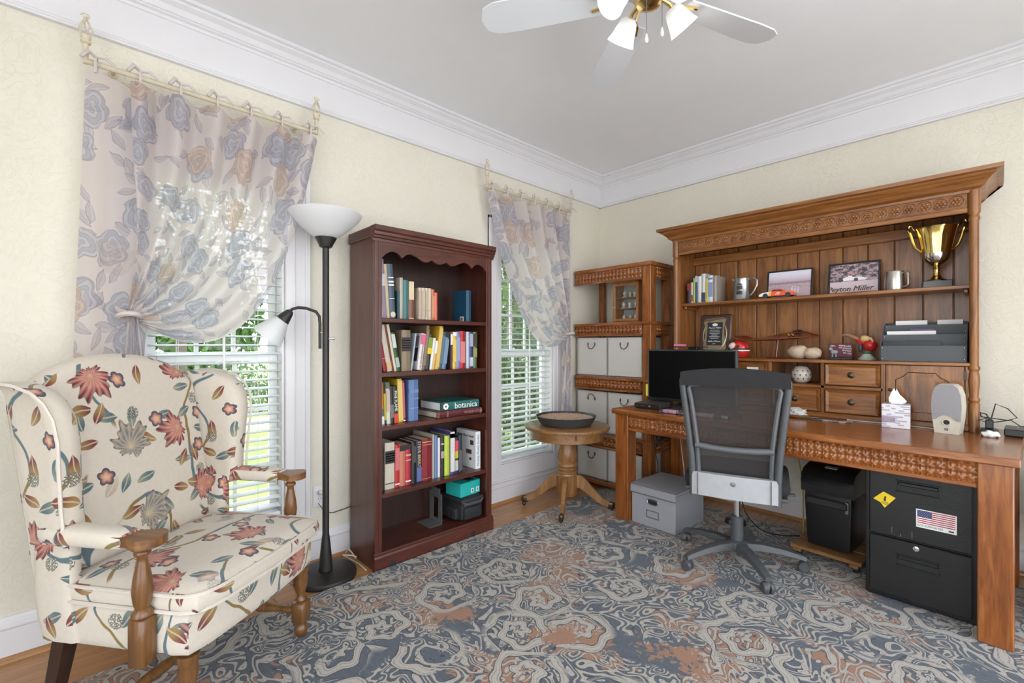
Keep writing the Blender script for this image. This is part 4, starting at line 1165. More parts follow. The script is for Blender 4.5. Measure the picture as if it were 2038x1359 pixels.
# ---------------------------------------------------------------- corner shelf unit
AC, ACx, ACy = wood('acacia', 'z'), wood('acacia', 'x'), wood('acacia', 'y')
et = thing('corner_shelf', 'carved acacia corner shelf unit holding linen bins', 'shelf unit', (.39, -.215, 0))
EX0, EX1, EY = .025, .755, -.395
for x, y in ((EX1 - .075, EY), (EX1 - .075, -.105)):
    part('post', B().box(x, x + .075, y, y + .075, RUG if y < -.2 else 0, 1.368 - .02, .003).box(x, x + .075, y, y + .075, 1.368, 1.80, .003), AC, et, world=True)
part('post', B().box(EX0 + .02, EX0 + .07, -.08, -.035, 0, 1.80, .003), AC, et, world=True)
LV = [(1.80, 1.83), (1.348, 1.37), (.905, .927), (.43, .452), (.035, .06)]
for i, (z0, z1) in enumerate(LV):
    bowf = (0, .0, .03, .03, .03)[i]
    poly = [(EX0, -.03), (EX0, EY - .012)] + [(EX0 + (EX1 + .01 - EX0) * k / 10, EY - .012 - bowf * (1 - (k / 5 - 1) ** 2)) for k in range(1, 10)] + [(EX1 + .01, EY - .012), (EX1 + .01, -.03)]
    if i < 4 or True:
        sh = part('shelf', B().prism(poly, 'z', z0, z1), ACx, et, world=True)
    if i < 4:
        h_ = .085 if i else .095
        bx_ = B().box(EX0 + .003, EX1 - .08, EY - .002, EY + .02, z0 - h_, z0, .002)
        part('apron', bx_, ACx, et, world=True)
        carved(EX0 + .006, EX1 - .082, z0 - h_ + .016, z0 - .006, EY - .003 - bowf * .0, .034, .010, 'carved_panel', ACx, et, bow=bowf)
        part('apron_lip', B().prism([(EX0, EY + .02)] + [(EX0 + (EX1 - .078 - EX0) * k / 10, EY - .012 - bowf * (1 - (k / 5 - 1) ** 2)) for k in range(11)] + [(EX1 - .078, EY + .02)], 'z', z0 - h_ - .004, z0 - h_ + .012), ACx, et, world=True)
        part('side_apron', B().box(EX1 - .028, EX1 - .004, EY + .075, -.105, z0 - h_, z0, .002), ACy, et, world=True)
        carved(EY + .078, -.108, z0 - h_ + .014, z0 - .006, 0, .034, .010, 'carved_panel', ACy, et, side=EX1 - .004)
# linen bins
M_linen = plain('off_white_linen', (.60, .57, .53), .85, var=.06, scale=160, bump=.3)
M_seam = plain('linen_seam', (.40, .38, .35), .85)
def bin_(x0, x1, z0, h_, up, label):
    t = thing('linen_bin', label, 'storage bin', ((x0 + x1) / 2, EY + .16, z0), group='linen storage bins')
    wd = (x1 - x0) / 2
    b = B()
    for a in ((-wd, wd, -.15, -.142), (-wd, wd, .142, .15), (-wd, -wd + .008, -.15, .15), (wd - .008, wd, -.15, .15)): b.box(a[0], a[1], a[2], a[3], 0, h_, .002)
    b.box(-wd, wd, -.15, .15, 0, .008)
    bo = part('body', b, M_linen, t)
    part('edge_binding', B().box(wd - .006, wd + .0015, -.1515, -.1425, .0, h_, .001).box(-wd - .0015, -wd + .004, -.1515, -.1425, 0, h_, .001).box(-wd, wd, -.1515, -.1415, h_ - .006, h_ + .001, .001), M_seam, t)
    s_ = 1 if up else -1; zc = h_ - .055 if not up else h_ - .065
    ha = part('handle', B().tube([(.035 * math.cos(a), -.157 - .006 * math.sin(a), zc + s_ * .04 * math.sin(a) * 1.0) for a in [i * math.pi / 12 for i in range(13)]], .0032, 6), M_abrass, t, True)
    for sx_ in (-.035, .035): part('handle_mount', B().box(sx_ - .006, sx_ + .006, -.158, -.15, zc - .012, zc + .014, .003), M_abrass, ha)
for i, (z, h_) in enumerate(((.928, .322), (.453, .345), (.061, .262))):
    nm = ('upper', 'middle', 'lowest')[i]
    bin_(.04, .347, z, h_, i == 1, 'off white linen bin beside the curtain, %s shelf' % nm)
    bin_(.357, .672, z, h_, False, 'off white linen bin next to the shelf post, %s shelf' % nm)
# little glass cabinet
dc = thing('display_cabinet', 'small wooden display cabinet with glass door on the corner shelf', 'cabinet', (.48, -.235, 1.3706))
HO = wood('honey', 'z')
b = B().box(-.12, -.108, -.07, .07, 0, .335, .002).box(.108, .12, -.07, .07, 0, .335, .002).box(-.125, .125, -.078, .075, .325, .337, .002).box(-.125, .125, -.078, .075, 0, .012, .002)
part('case', b, HO, dc)
part('pale_back', B().box(-.11, .11, .062, .07, .01, .33), plain('pale_reflection_tone', (.45, .42, .38), .8), dc)  # back panel coloured pale to stand for grey-white reflections in the cabinet
for z in (.115, .205): part('inner_shelf', B().box(-.108, .108, -.055, .062, z, z + .006), HO, dc)
dr = part('door', B().box(-.12, -.098, -.082, -.071, .013, .324, .002).box(.098, .12, -.082, -.071, .013, .324, .002).box(-.098, .098, -.082, -.071, .302, .324, .002).box(-.098, .098, -.082, -.071, .013, .035, .002), HO, dc)
part('door_glass', B().box(-.098, .098, -.078, -.075, .035, .302), M_glass, dr)
part('knob', B().sphere((-.109, -.087, .13), .006), M_brass, dr, True)
rr = random.Random(5)
for z in (.012, .121, .211):
    for k in range(3):
        x = -.06 + k * .055 + rr.uniform(-.01, .01); s_ = rr.uniform(.8, 1.2)
        c = rr.choice(((.75, .75, .74), (.55, .58, .62), (.12, .16, .2), (.7, .66, .55)))
        b = B().lathe([(.016 * s_, 0), (.018 * s_, .006), (.008 * s_, .02), (.014 * s_, .032), (.012 * s_, .042), (.004, .05 * s_)], 12, c=(x + .48, -.235 - .01, z + 1.3712))
        single('figurine', b, cm(c), 'tiny %s figurine on the %s shelf of the glass cabinet' % ({.75: 'white', .55: 'pale blue', .12: 'dark blue', .7: 'cream'}[c[0]], {.012: 'bottom', .121: 'middle', .211: 'top'}[z]), 'figurine', True, group='figurines in the glass cabinet')

# ---------------------------------------------------------------- desk
dk = thing('writing_desk', 'carved acacia writing desk with thick square legs', 'desk', (.76, -.925, RUG), R(-2.2))
DL, DD, DT = 1.875, .86, .745
tp = B()
tp.box(0, DL, 0, DD, DT - .034, DT, .004)
part('top', tp, ACx, dk)
for x in (.018, DL - .118):
    for y in (.02, DD - .12): part('leg', B().box(x, x + .10, y, y + .10, 0, DT - .034, .004), AC, dk)
fa = part('front_apron', B().box(.118, DL - .118, .036, .06, DT - .135, DT - .034), ACx, dk)
def desk_carve(u, v):
    L = DL - .236; x = u * L; z = v * .083; cell = .0315
    a, c = x / cell, z / cell; best = 9
    for i in (math.floor(a), math.floor(a) + 1):
        for j in (math.floor(c), math.floor(c) + 1): best = min(best, abs(math.hypot(a - i, c - j) - .707))
    k = .0075 * (1 - min(1, best / .16)) + .003 * max(0, 1 - math.hypot(a - math.floor(a) - .5, c - math.floor(c) - .5) / .3)
    return (.118 + x, .0355 - k, DT - .121 + z)
part('carved_panel', B().grid(desk_carve, 330, 17), ACx, dk, 60)
part('apron_rail', B().box(.118, DL - .118, .024, .06, DT - .139, DT - .121, .003), ACx, dk)
for x in (.05, DL - .07): part('side_apron', B().box(x, x + .022, .12, DD - .12, DT - .135, DT - .034), ACy, dk)
part('back_apron', B().box(.118, DL - .118, DD - .06, DD - .04, DT - .135, DT - .034), ACx, dk)
ZD = RUG + DT

# ---------------------------------------------------------------- hutch on the desk
ZD += .0006
hu = thing('desk_hutch', 'brown pine desk hutch with carved rosette frieze and crown', 'hutch', (1.715, -.2, ZD))
PI_, PIx = wood('pine', 'z'), wood('pine', 'x')
HX0, HX1, HF, HB = .925, 2.50, -.355, -.05
for x0, x1 in ((HX0, HX0 + .022), (HX1 - .022, HX1)):
    part('side', B().box(x0, x1, -.33, HB, ZD, 1.96, .002), PI_, hu, world=True)
for x in (HX0 + .008, HX1 - .008):
    pb = B().lathe([(.021, ZD), (.021, ZD + .14), (.017, ZD + .145), (.022, ZD + .155), (.022, ZD + .165), (.016, ZD + .175), (.019, ZD + .21), (.022, ZD + .25), (.019, ZD + .285), (.016, ZD + .30), (.022, ZD + .31), (.022, ZD + .32), (.017, ZD + .33), (.018, 1.80), (.022, 1.81), (.022, 1.82), (.018, 1.83), (.024, 1.845), (.024, 1.955)], 16, c=(x, -.345, 0))
    part('turned_post', pb, PI_, hu, True, world=True)
nb = 12; xs_ = [HX0 + .022, 1.012, 1.137, 1.264, 1.392, 1.52, 1.648, 1.774, 1.90, 2.026, 2.153, 2.279, 2.405, HX1 - .022]
for a0, a1 in zip(xs_[:-1], xs_[1:]):
    part('back_board', B().box(a0 + .0015, a1 - .0015, HB - .014, HB, ZD + .02, 1.93, .0035), PI_, hu, world=True)
part('back_backing', B().box(HX0 + .02, HX1 - .02, HB, HB + .006, ZD, 1.95), wood('darkleg', 'z'), hu, world=True)
part('top_board', B().box(HX0, HX1, -.35, HB, 1.945, 1.962), PIx, hu, world=True)
part('frieze_rail', B().box(HX0 + .03, HX1 - .03, -.352, -.325, 1.846, 1.96, .002).box(HX0 + .03, HX1 - .03, -.36, -.32, 1.846, 1.872, .004), PIx, hu, world=True)
part('under_rail', B().box(HX0 + .022, HX1 - .022, -.10, HB - .014, 1.80, 1.86, .004), PIx, hu, world=True)
cpf = [(-.33, 1.945), (-.362, 1.945), (-.364, 1.957), (-.372, 1.962), (-.385, 1.968), (-.395, 1.985), (-.415, 2.002), (-.425, 2.008), (-.43, 2.018), (-.452, 2.022), (-.455, 2.04), (-.05, 2.04), (-.05, 1.962), (-.33, 1.962)]
b = B().prism(cpf, 'x', HX0 - .0, HX1 + .0)
# returns of the crown at both ends (true mitre by scaling the profile sideways)
for xe, s_ in ((HX0, -1), (HX1, 1)):
    prof = cpf[1:11]
    ring0 = [(xe, y, z) for y, z in prof]
    ring1 = [(xe + s_ * (-.35 - y) * .9 if y < -.35 else xe, y, z) for y, z in prof]
    ring2 = [(xe + s_ * (-.35 - y) * .9 if y < -.35 else xe, -.05, z) for y, z in prof]
    n = len(prof)
    b.add(ring0 + ring1 + ring2, [[i, i + 1, n + i + 1, n + i] for i in range(n - 1)] + [[n + i, n + i + 1, 2 * n + i + 1, 2 * n + i] for i in range(n - 1)] + [[2 * n + i for i in range(n)]])
    b.box(min(xe, xe + s_ * .09), max(xe, xe + s_ * .09), -.45, -.05, 2.036, 2.04)
part('crown', b, PIx, hu, world=True)
# rosettes
rb = B()
rb.tube([(.0285 * math.cos(a), 0, .0285 * math.sin(a)) for a in [i * math.pi / 10 for i in range(20)]], .0035, 5, True)
for k in range(6):
    a = k * math.pi / 3
    rb.sphere((.014 * math.cos(a), 0, .014 * math.sin(a)), .0075, 8, 5, (1, .5, 1))
rb.sphere((0, -.001, 0), .006, 8, 5)
rme = mesh_of(rb, 'rosette', wood('pine', 'x'), True)
nR = 25
part('frieze_ground', B().box(HX0 + .032, HX1 - .032, -.3535, -.351, 1.874, 1.944), wood('pine', 'x'), hu, world=True)
for k in range(nR):
    o = bpy.data.objects.new('rosette', rme); COL.objects.link(o); o.parent = hu
    o.location = (HX0 + .07 + k * (HX1 - HX0 - .14) / (nR - 1) - 1.715, -.3545 + .2, 1.909 - ZD)
part('shelf', B().box(HX0 + .022, HX1 - .022, -.30, HB - .014, 1.475, 1.495, .003), PIx, hu, world=True)
for x in (HX0 + .03, HX1 - .05): part('shelf_bracket', B().box(x, x + .02, -.27, -.09, 1.455, 1.475, .004), PIx, hu, world=True)
part('ledge', B().box(HX0 + .022, HX1 - .022, -.36, HB - .014, 1.082, 1.10, .003), PIx, hu, world=True)
part('bottom_rail', B().box(HX0 + .022, HX1 - .022, -.35, HB - .014, ZD, ZD + .03, .004), PIx, hu, world=True)
DV = [.955, 1.284, 1.566, 1.854, 2.137, 2.47]
for x in DV: part('divider', B().box(x - .01, x + .01, -.345, HB - .014, ZD + .03, 1.082, .002), PI_, hu, world=True)
part('middle_rail', B().box(DV[1], DV[4], -.345, HB - .014, .932, .95, .002), PIx, hu, world=True)
M_shade = wood('pine', 'x')
def drawer(x0, x1, z0, z1, note=None):
    b = B().box(x0, x1, -.342, -.12, z0, z1, .002)
    # raised field with sloping border
    vs = [(x0 + .002, -.342, z0 + .002), (x1 - .002, -.342, z0 + .002), (x1 - .002, -.342, z1 - .002), (x0 + .002, -.342, z1 - .002)]
    v1 = [(x0 + .006, -.354, z0 + .006), (x1 - .006, -.354, z0 + .006), (x1 - .006, -.354, z1 - .006), (x0 + .006, -.354, z1 - .006)]
    v2 = [(x0 + .02, -.348, z0 + .02), (x1 - .02, -.348, z0 + .02), (x1 - .02, -.348, z1 - .02), (x0 + .02, -.348, z1 - .02)]
    b.add(vs + v1 + v2, [[i, (i + 1) % 4, 4 + (i + 1) % 4, 4 + i] for i in range(4)] + [[4 + i, 4 + (i + 1) % 4, 8 + (i + 1) % 4, 8 + i] for i in range(4)] + [[8, 9, 10, 11]])
    d = part('drawer', b, PIx, hu, world=True)
    xm, zm = (x0 + x1) / 2, (z0 + z1) / 2
    kb = B().lathe([(.019, 0), (.019, .004), (.015, .006), (.015, .004), (.008, .005), (.006, .012), (.012, .018), (.012, .022), (.006, .026)], 18, M=Matrix.Translation((xm, -.348, zm)) @ Matrix.Rotation(R(90), 4, 'X'))
    part('knob', kb, M_abrass, d, True, world=True)
    return d
drawer(1.296, 1.554, .952, 1.08); drawer(1.296, 1.554, .79, .93)
drawer(1.578, 1.842, .79, .93)
drawer(1.866, 2.125, .952, 1.08); drawer(1.866, 2.125, .79, .93)
for x0, x1, hs in ((.968, 1.272, 1), (2.149, 2.458, 1)):
    b = B().box(x0, x1, -.344, -.328, .79, 1.08, .002)
    d = part('door', b, PI_, hu, world=True)
    c0, c1, z0, z1, k = x0 + .045, x1 - .06, .835, 1.04, .04
    poly = [(c0, z0), (c1, z0), (c1, z1 - k), (c1 - k * .8, z1 - k * .5), (c1 - k * 1.2, z1), (c0 + k * 1.2, z1), (c0 + k * .8, z1 - k * .5), (c0, z1 - k)]
    part('raised_panel', B().prism(poly, 'y', -.351, -.344).prism([(x_ + (.016 if x_ < (c0 + c1) / 2 else -.016), z_ + (.016 if z_ < .93 else -.016)) for x_, z_ in poly], 'y', -.356, -.350), PI_, d, world=True)
    part('panel_groove', B().tube([(x_, -.345, z_) for x_, z_ in poly], .004, 5, True), wood('darkleg', 'x'), d, world=True)
    part('knob', B().sphere((x0 + .02, -.356, .945), .009).cyl((x0 + .02, -.344, .945), (x0 + .02, -.352, .945), .004), M_abrass, d, True, world=True)
    for z in (.83, 1.01): part('hinge', B().box(x1 - .002, x1 + .006, -.352, -.34, z, z + .05, .002), M_abrass, d, world=True)

# ---------------------------------------------------------------- things on the hutch shelf (top 1.495)
ZS = 1.4956
def up_book(x, w_, h, c, label, depth=.15, yf=-.27, prints=()):
    t = thing('book', label, 'book', (x + w_ / 2, yf + depth / 2, ZS))
    b = B().box(-w_ / 2, -w_ / 2 + .002, -depth / 2 + .002, depth / 2, 0, h).box(w_ / 2 - .002, w_ / 2, -depth / 2 + .002, depth / 2, 0, h).prism([(-w_ / 2, -depth / 2 + .003), (0, -depth / 2 - .002), (w_ / 2, -depth / 2 + .003)], 'z', 0, h)
    part('cover', b, cm(c), t); part('pages', B().box(-w_ / 2 + .002, w_ / 2 - .002, -depth / 2 + .004, depth / 2 - .003, .003, h - .003), PAGES, t)
    for z0, z1, pc in prints: part('spine_label', B().box(-w_ * .46, w_ * .46, -depth / 2 - .0025, -depth / 2 + .0005, z0 * h, z1 * h), cm(pc), t)
x = .982
for w_, h, c, lb, pr in ((.026, .15, (.02, .03, .05), 'navy book with red head at the side of the hutch shelf', ((.65, .98, (.30, .03, .03)),)), (.018, .155, (.50, .42, .34), 'cream and red small book on the hutch shelf', ((.1, .4, (.35, .06, .05)),)),
    (.017, .185, (.28, .40, .08), 'lime green book on the hutch shelf', ()), (.018, .205, (.03, .05, .14), 'navy and white tall book on the hutch shelf', ((.75, .97, (.4, .45, .55)),)), (.028, .195, (.62, .62, .58), 'white plain book between navy and silver ones', ()),
    (.030, .21, (.56, .56, .57), 'silver tall book with dark foot on the hutch shelf', ((.02, .35, (.05, .05, .09)),)), (.018, .175, (.52, .45, .06), 'yellow green book on the hutch shelf', ()), (.034, .19, (.62, .64, .68), 'white book with blue lettering on the hutch shelf', ((.2, .75, (.22, .28, .45)), (.85, .92, (.1, .2, .4)))),
    (.030, .187, (.30, .26, .22), 'grey taupe book closing the row on the hutch shelf', ())):
    up_book(x, w_ - .001, h, c, lb, prints=pr); x += w_
M_pewter = plain('pewter', (.42, .42, .42), .32, .95, .12)
tk = thing('pewter_tankard', 'pewter tankard with curved handle and dark emblem', 'tankard', (1.345, -.2, ZS))
part('body', B().lathe([(.058, 0), (.06, .006), (.054, .014), (.050, .10), (.049, .15), (.052, .156), (.049, .156), (.046, .15), (.046, .012), (1e-4, .01)], 32), M_pewter, tk, True)
part('spout', B().prism([(-.05, .14), (-.064, .156), (-.045, .156)], 'y', -.012, .012), M_pewter, tk)
part('handle', B().tube([(.047, 0, .145), (.075, 0, .152), (.098, 0, .135), (.098, 0, .105), (.08, 0, .065), (.056, 0, .035)], [.007, .007, .007, .006, .006, .005], 8), M_pewter, tk, True)
em = []
for sx_, z0, z1 in ((-.017, .04, .075), (-.017, .08, .1)):
    pass
part('emblem', B().grid(lambda u, v: (.054 * math.sin((u - .5) * .75), -.054 * math.cos((u - .5) * .75) - .0003 + .004 * v * .9, .042 + v * .06), 8, 4, True), cm((.04, .04, .04)), tk)
part('emblem_arch', B().prism([(.019 * math.cos(a), .105 + .014 * math.sin(a)) for a in [i * math.pi / 8 for i in range(9)]], 'y', -.0512, -.045), cm((.04, .04, .04)), tk)
part('emblem_stripe', B().grid(lambda u, v: (.0545 * math.sin((u - .5) * .7), -.0545 * math.cos((u - .5) * .7) - .0003 + .002, .068 + v * .006), 6, 1, True), M_pewter, tk)
# framed photographs (prints made from plain shapes)
M_frame = plain('black_frame', (.015, .014, .013), .35)
def photo_mat(name, kind):
    g = G(name); v = g.coord(rand=False); x_, y_, z_ = g.xyz(v)
    if kind == 0:
        sky = g.mix(g.step(z_, .10, .17), (.50, .36, .40), (.72, .70, .80))
        crowd = g.step(g.noise(g.vec(x_, z_, 0.), 60, 4, .7) - g.abs(z_ - .085) * 7, .30, .42)
        c = g.mix(crowd, sky, g.mix(g.noise(v, 90, 2), (.20, .11, .14), (.68, .58, .60)))
        far = g.step(z_, .095, .10) * (1 - g.step(z_, .108, .114))
        c = g.mix(far * .7, c, (.26, .15, .19))
    else:
        tr = g.mix(g.step(g.noise(g.vec(x_, z_ * 1.6, 0.), 32, 4, .7), .42, .6), (.07, .04, .055), (.46, .36, .38))
        c = g.mix(g.step(z_, .078, .084), (.66, .53, .58), tr)
    g.base(c).p(rough=.4)
    return g.mat
def frame(x0, x1, h, y, lean, label, kind):
    wd = (x1 - x0) / 2
    t = thing('picture_frame', label, 'photo frame', ((x0 + x1) / 2, y, ZS + .0012)); t.rotation_euler = (R(-lean), 0, 0)
    f = .011
    part('frame', B().box(-wd, wd, -.006, .006, 0, f, .002).box(-wd, wd, -.006, .006, h - f, h, .002).box(-wd, -wd + f, -.006, .006, f, h - f, .002).box(wd - f, wd, -.006, .006, f, h - f, .002).box(-wd + .002, wd - .002, .003, .006, .002, h - .002), M_frame, t)
    ph = part('photograph', B().box(-wd + f, wd - f, -.0015, .0025, f, h - f), photo_mat('photo_print_%d' % kind, kind), t)
    return t, ph
f1, p1 = frame(1.487, 1.757, .195, -.16, 10, 'black framed photo of people around a race car', 0)
f2, p2 = frame(1.84, 2.10, .20, -.16, 10, 'black framed photo of a white vintage race car', 1)
for k in range(7):
    x0 = -.05 + k * .017; hh = (.05, .062, .055, .066, .058, .05, .046)[k]
    part('printed_person', B().box(x0 - .006, x0 + .006, -.0019, -.0015, .03, .03 + hh * .7).lathe([(.005, 0), (.005, .0004)], 10, M=Matrix.Translation((x0, -.0015, .034 + hh * .78)) @ Matrix.Rotation(R(90), 4, 'X')), cm(rnd.choice(((.66, .58, .60), (.5, .4, .42), (.72, .68, .7)))), p1)
part('printed_car', B().prism([(-.08, .028), (.02, .024), (.03, .04), (-.02, .05), (-.075, .046)], 'y', -.0022, -.0016), cm((.62, .54, .56)), p1)
part('printed_race_car', B().prism([(-.05, .085), (.055, .085), (.07, .095), (.03, .106), (-.005, .108), (-.012, .118), (-.025, .12), (-.03, .11), (-.055, .102)], 'y', -.0022, -.0015), M_paper, p2)
for x_ in (-.066, .012): part('printed_wheel', B().lathe([(.011, 0), (.011, .0006)], 14, M=Matrix.Translation((x_, -.0022, .09)) @ Matrix.Rotation(R(90), 4, 'X')), cm((.10, .05, .07)), p2)
part('printed_helmet', B().lathe([(.007, 0), (.007, .0006)], 10, M=Matrix.Translation((-.018, -.0022, .122)) @ Matrix.Rotation(R(90), 4, 'X')), cm((.5, .08, .08)), p2)
# die-cast stock car
tc_ = thing('toy_race_car', 'orange and white die-cast stock car numbered ten', 'toy car', (1.585, -.245, ZS), R(4))
prof = [(-.1, .012), (.1, .012), (.102, .03), (.085, .036), (.05, .038), (.028, .053), (-.02, .055), (-.042, .04), (-.085, .034), (-.103, .024)]
M_or = plain('orange_car_paint', (.75, .09, .02), .2, coat=.6); M_wc = plain('white_car_paint', (.75, .74, .74), .2, coat=.5)
b = B().prism([p for p in prof], 'y', -.036, .036)
b.m = 0
part('body', b, M_or, tc_, 35)
part('white_nose', B().prism([(-.1045, .0115), (-.05, .0115), (-.044, .0405), (-.085, .0345), (-.1045, .0245)], 'y', -.0365, .0365), M_wc, tc_)
part('yellow_flash', B().prism([(-.05, .0115), (-.036, .0115), (-.026, .05), (-.043, .041)], 'y', -.0366, .0366), cm((.75, .42, .05)), tc_)
part('windows', B().prism([(-.036, .042), (-.018, .0525), (.024, .0505), (.042, .041)], 'y', -.0368, .0368), cm((.06, .02, .02)), tc_)
for x_ in (-.066, .064):
    for y_ in (-.033, .033): part('wheel', B().cyl((x_, y_ - .006, .0155), (x_, y_ + .006, .0155), .0155, n=18), M_blackm, tc_, True)
text('10', .027, TM((.002, -.0372, .026), (1, 0, 0), (0, 0, 1)), M_wc, tc_, 'race_number', font_shear=.2)
# carved script name
sn = thing('script_name_sign', 'brown carved script name sign in front of the vintage car photo', 'name sign', (1.965, -.235, ZS))
text('Peyton Miller', .041, TM((0, 0, .027), (1, 0, 0), (0, 0, 1)), plain('carved_brown', (.10, .045, .022), .5), sn, 'script', depth=.006, font_shear=.35)
part('base_bar', B().box(-.13, .125, -.006, .006, 0, .007, .002), plain('carved_brown', (.1, .045, .022)), sn)
# mug
mg = thing('steel_mug', 'plain brushed steel mug beside the vintage car photo', 'mug', (2.17, -.21, ZS), R(-25))
part('body', B().lathe([(.047, 0), (.048, .003), (.043, .10), (.041, .108), (.039, .108), (.041, .10), (.044, .006), (1e-4, .005)], 32), plain('brushed_steel', (.42, .40, .36), .3, .95, .12), mg, True)
part('handle', B().tube([(.042, 0, .097), (.062, 0, .098), (.07, 0, .088), (.071, 0, .03), (.062, 0, .018), (.046, 0, .018)], .006, 8), plain('brushed_steel', (.42, .40, .36)), mg, True)
# trophy
tr = thing('trophy_cup', 'gold trophy cup with two scroll handles on a black base', 'trophy', (2.345, -.2, ZS), R(8))
M_goldp = plain('gold_plate', (.86, .62, .20), .14, 1, .05); M_silv = plain('silver_plate', (.8, .78, .75), .15, 1, .04)
part('base', B().box(-.06, .06, -.05, .05, 0, .038, .004), plain('black_marble', (.03, .033, .035), .15, var=.5, scale=14), tr)
part('stem', B().lathe([(.04, .038), (.042, .042), (.03, .05), (.022, .058), (.014, .075), (.012, .10), (.017, .108), (.012, .116), (.016, .122)], 28), M_goldp, tr, True)
part('bowl_foot', B().lathe([(.014, .12), (.03, .128), (.048, .148), (.056, .17), (.058, .185)], 32), M_silv, tr, True)
cupb = B(); NN = 48
rows = []
for r_, z_ in ((.058, .185), (.066, .23), (.074, .275), (.085, .315), (.09, .325), (.086, .326), (.07, .27), (.055, .19)):
    rows.append([(r_ * (1 + (.035 if .2 < z_ < .3 else 0) * math.sin(i * 2 * math.pi / 4)) * math.cos(2 * math.pi * i / NN), r_ * (1 + (.035 if .2 < z_ < .3 else 0) * math.sin(i * 2 * math.pi / 4)) * math.sin(2 * math.pi * i / NN), z_) for i in range(NN)])
cupb.add([p for r_ in rows for p in r_], [[j * NN + i, j * NN + (i + 1) % NN, (j + 1) * NN + (i + 1) % NN, (j + 1) * NN + i] for j in range(len(rows) - 1) for i in range(NN)])
part('cup', cupb, M_goldp, tr, 70)
for s_ in (-1, 1): part('handle', B().tube([(s_ * .062, 0, .20), (s_ * .085, 0, .225), (s_ * .097, 0, .26), (s_ * .106, 0, .30), (s_ * .118, 0, .335), (s_ * .112, 0, .352), (s_ * .1, 0, .348), (s_ * .096, 0, .335), (s_ * .088, 0, .322)], [.005, .006, .007, .007, .007, .006, .005, .005, .005], 8), M_goldp, tr, True)

# ---------------------------------------------------------------- things on the hutch ledge (top 1.10)
ZL = 1.1006
pq = thing('award_plaque', 'dark wooden award plaque with scroll plate on the hutch ledge', 'plaque', (1.13, -.155, ZL + .002)); pq.rotation_euler = (R(-9), 0, 0)
part('board', B().box(-.115, .115, -.008, .010, 0, .315, .012), plain('plaque_brown', (.07, .035, .03), .3), pq)
M_scroll = plain('pewter_gold', (.40, .34, .22), .35, .8, .15)
sc_ = [(-.08, .06), (-.065, .045), (.055, .035), (.08, .05), (.088, .07), (.078, .12), (.068, .17), (.066, .23), (.074, .265), (.08, .28), (.06, .292), (-.06, .283), (-.084, .275), (-.088, .26), (-.074, .22), (-.07, .15), (-.078, .1)]
part('scroll_plate', B().prism(sc_, 'y', -.0125, -.008).tube([(-.085, -.012, .268), (.075, -.012, .283)], .007, 8).tube([(-.07, -.012, .052), (.075, -.012, .045)], .007, 8), M_scroll, pq, 40)
part('wreath', B().tube([(.086 * math.cos(a), -.0095, .16 + .12 * math.sin(a)) for a in [i * math.pi / 12 for i in range(24)]], .005, 5, True), M_scroll, pq)
pl = part('text_plate', B().box(-.056, .056, -.0145, -.0125, .082, .255), cm((.02, .022, .026)), pq)
part('oval_logo', B().lathe([(.02, 0), (.02, .0006)], 20, M=Matrix.Translation((0, -.0146, .236)) @ Matrix.Rotation(R(90), 4, 'X') @ Matrix.Diagonal((1, .55, 1, 1))), M_paper, pl)
text('Peyton Miller', .017, TM((0, -.0149, .213), (1, 0, 0), (0, 0, 1)), M_paper, pl, 'engraving', font_shear=.2)
text('Hall of Fame', .018, TM((0, -.0149, .112), (1, 0, 0), (0, 0, 1)), M_paper, pl, 'engraving', font_shear=.2)
text('2017', .010, TM((0, -.0149, .094), (1, 0, 0), (0, 0, 1)), M_paper, pl, 'engraving')
for k, wd in enumerate((.034, .04, .036, .022, .038, .03)): part('engraved_line', B().box(-wd, wd, -.0149, -.0145, .193 - k * .012, .197 - k * .012), cm((.5, .5, .48)), pl)
he = thing('mini_helmet', 'small red racing helmet beside the plaque', 'helmet', (1.33, -.2, ZL))
part('shell', B().lathe([(.045, .002), (.056, .02), (.062, .05), (.06, .08), (.045, .108), (.02, .12), (1e-4, .122)], 24), plain('helmet_red', (.55, .02, .015), .15, coat=.5), he, True)
part('white_side', B().sphere((-.03, -.03, .08), .034, sc=(1, 1, .8)), plain('helmet_white', (.72, .62, .56), .2), he, True)
part('visor', B().lathe([(.0625, .055), (.0628, .06), (.0618, .066)], 24), M_blackm, he, True)
part('white_stripe', B().lathe([(.0628, .046), (.0634, .05), (.0628, .054)], 24), M_paper, he, True)
part('visor_pivot', B().sphere((.01, -.062, .078), .009), M_blackm, he, True)
# wooden airplane on a stand
ap = thing('wooden_model_plane', 'dark red wooden model plane on a stand', 'model plane', (1.56, -.2, ZL), R(0))
M_mah = plain('mahogany_polish', (.14, .022, .010), .2, coat=.6, var=.3)
part('stand_base', B().box(-.055, .055, -.022, .022, 0, .007, .003), M_mah, ap)
part('stand_post', B().cyl((0, 0, .005), (.012, 0, .125), .009, .006, n=10), M_mah, ap, True)
def plate(pts, th_):
    n = len(pts); lo = [(x_, y_, z_ - th_) for x_, y_, z_ in pts]
    return B().add(list(pts) + lo, [list(range(n)), [n + i for i in range(n)][::-1]] + [[i, n + i, n + (i + 1) % n, (i + 1) % n] for i in range(n)])
part('fuselage', B().tube([(-.20, -.03, .122), (-.1, -.01, .124), (0, 0, .128), (.1, .02, .138), (.2, .03, .146), (.25, .035, .148)], [.003, .008, .012, .012, .006, .002], 10), M_mah, ap, True)
part('wing', plate([(-.19, -.05, .122), (.04, -.07, .132), (.17, -.06, .140), (.25, .03, .148), (.115, .08, .186), (.02, .05, .158)], .005), M_mah, ap)
part('tail_wing', plate([(-.275, -.02, .152), (-.2, .03, .154), (-.13, .02, .128), (-.19, -.05, .122)], .004), M_mah, ap)
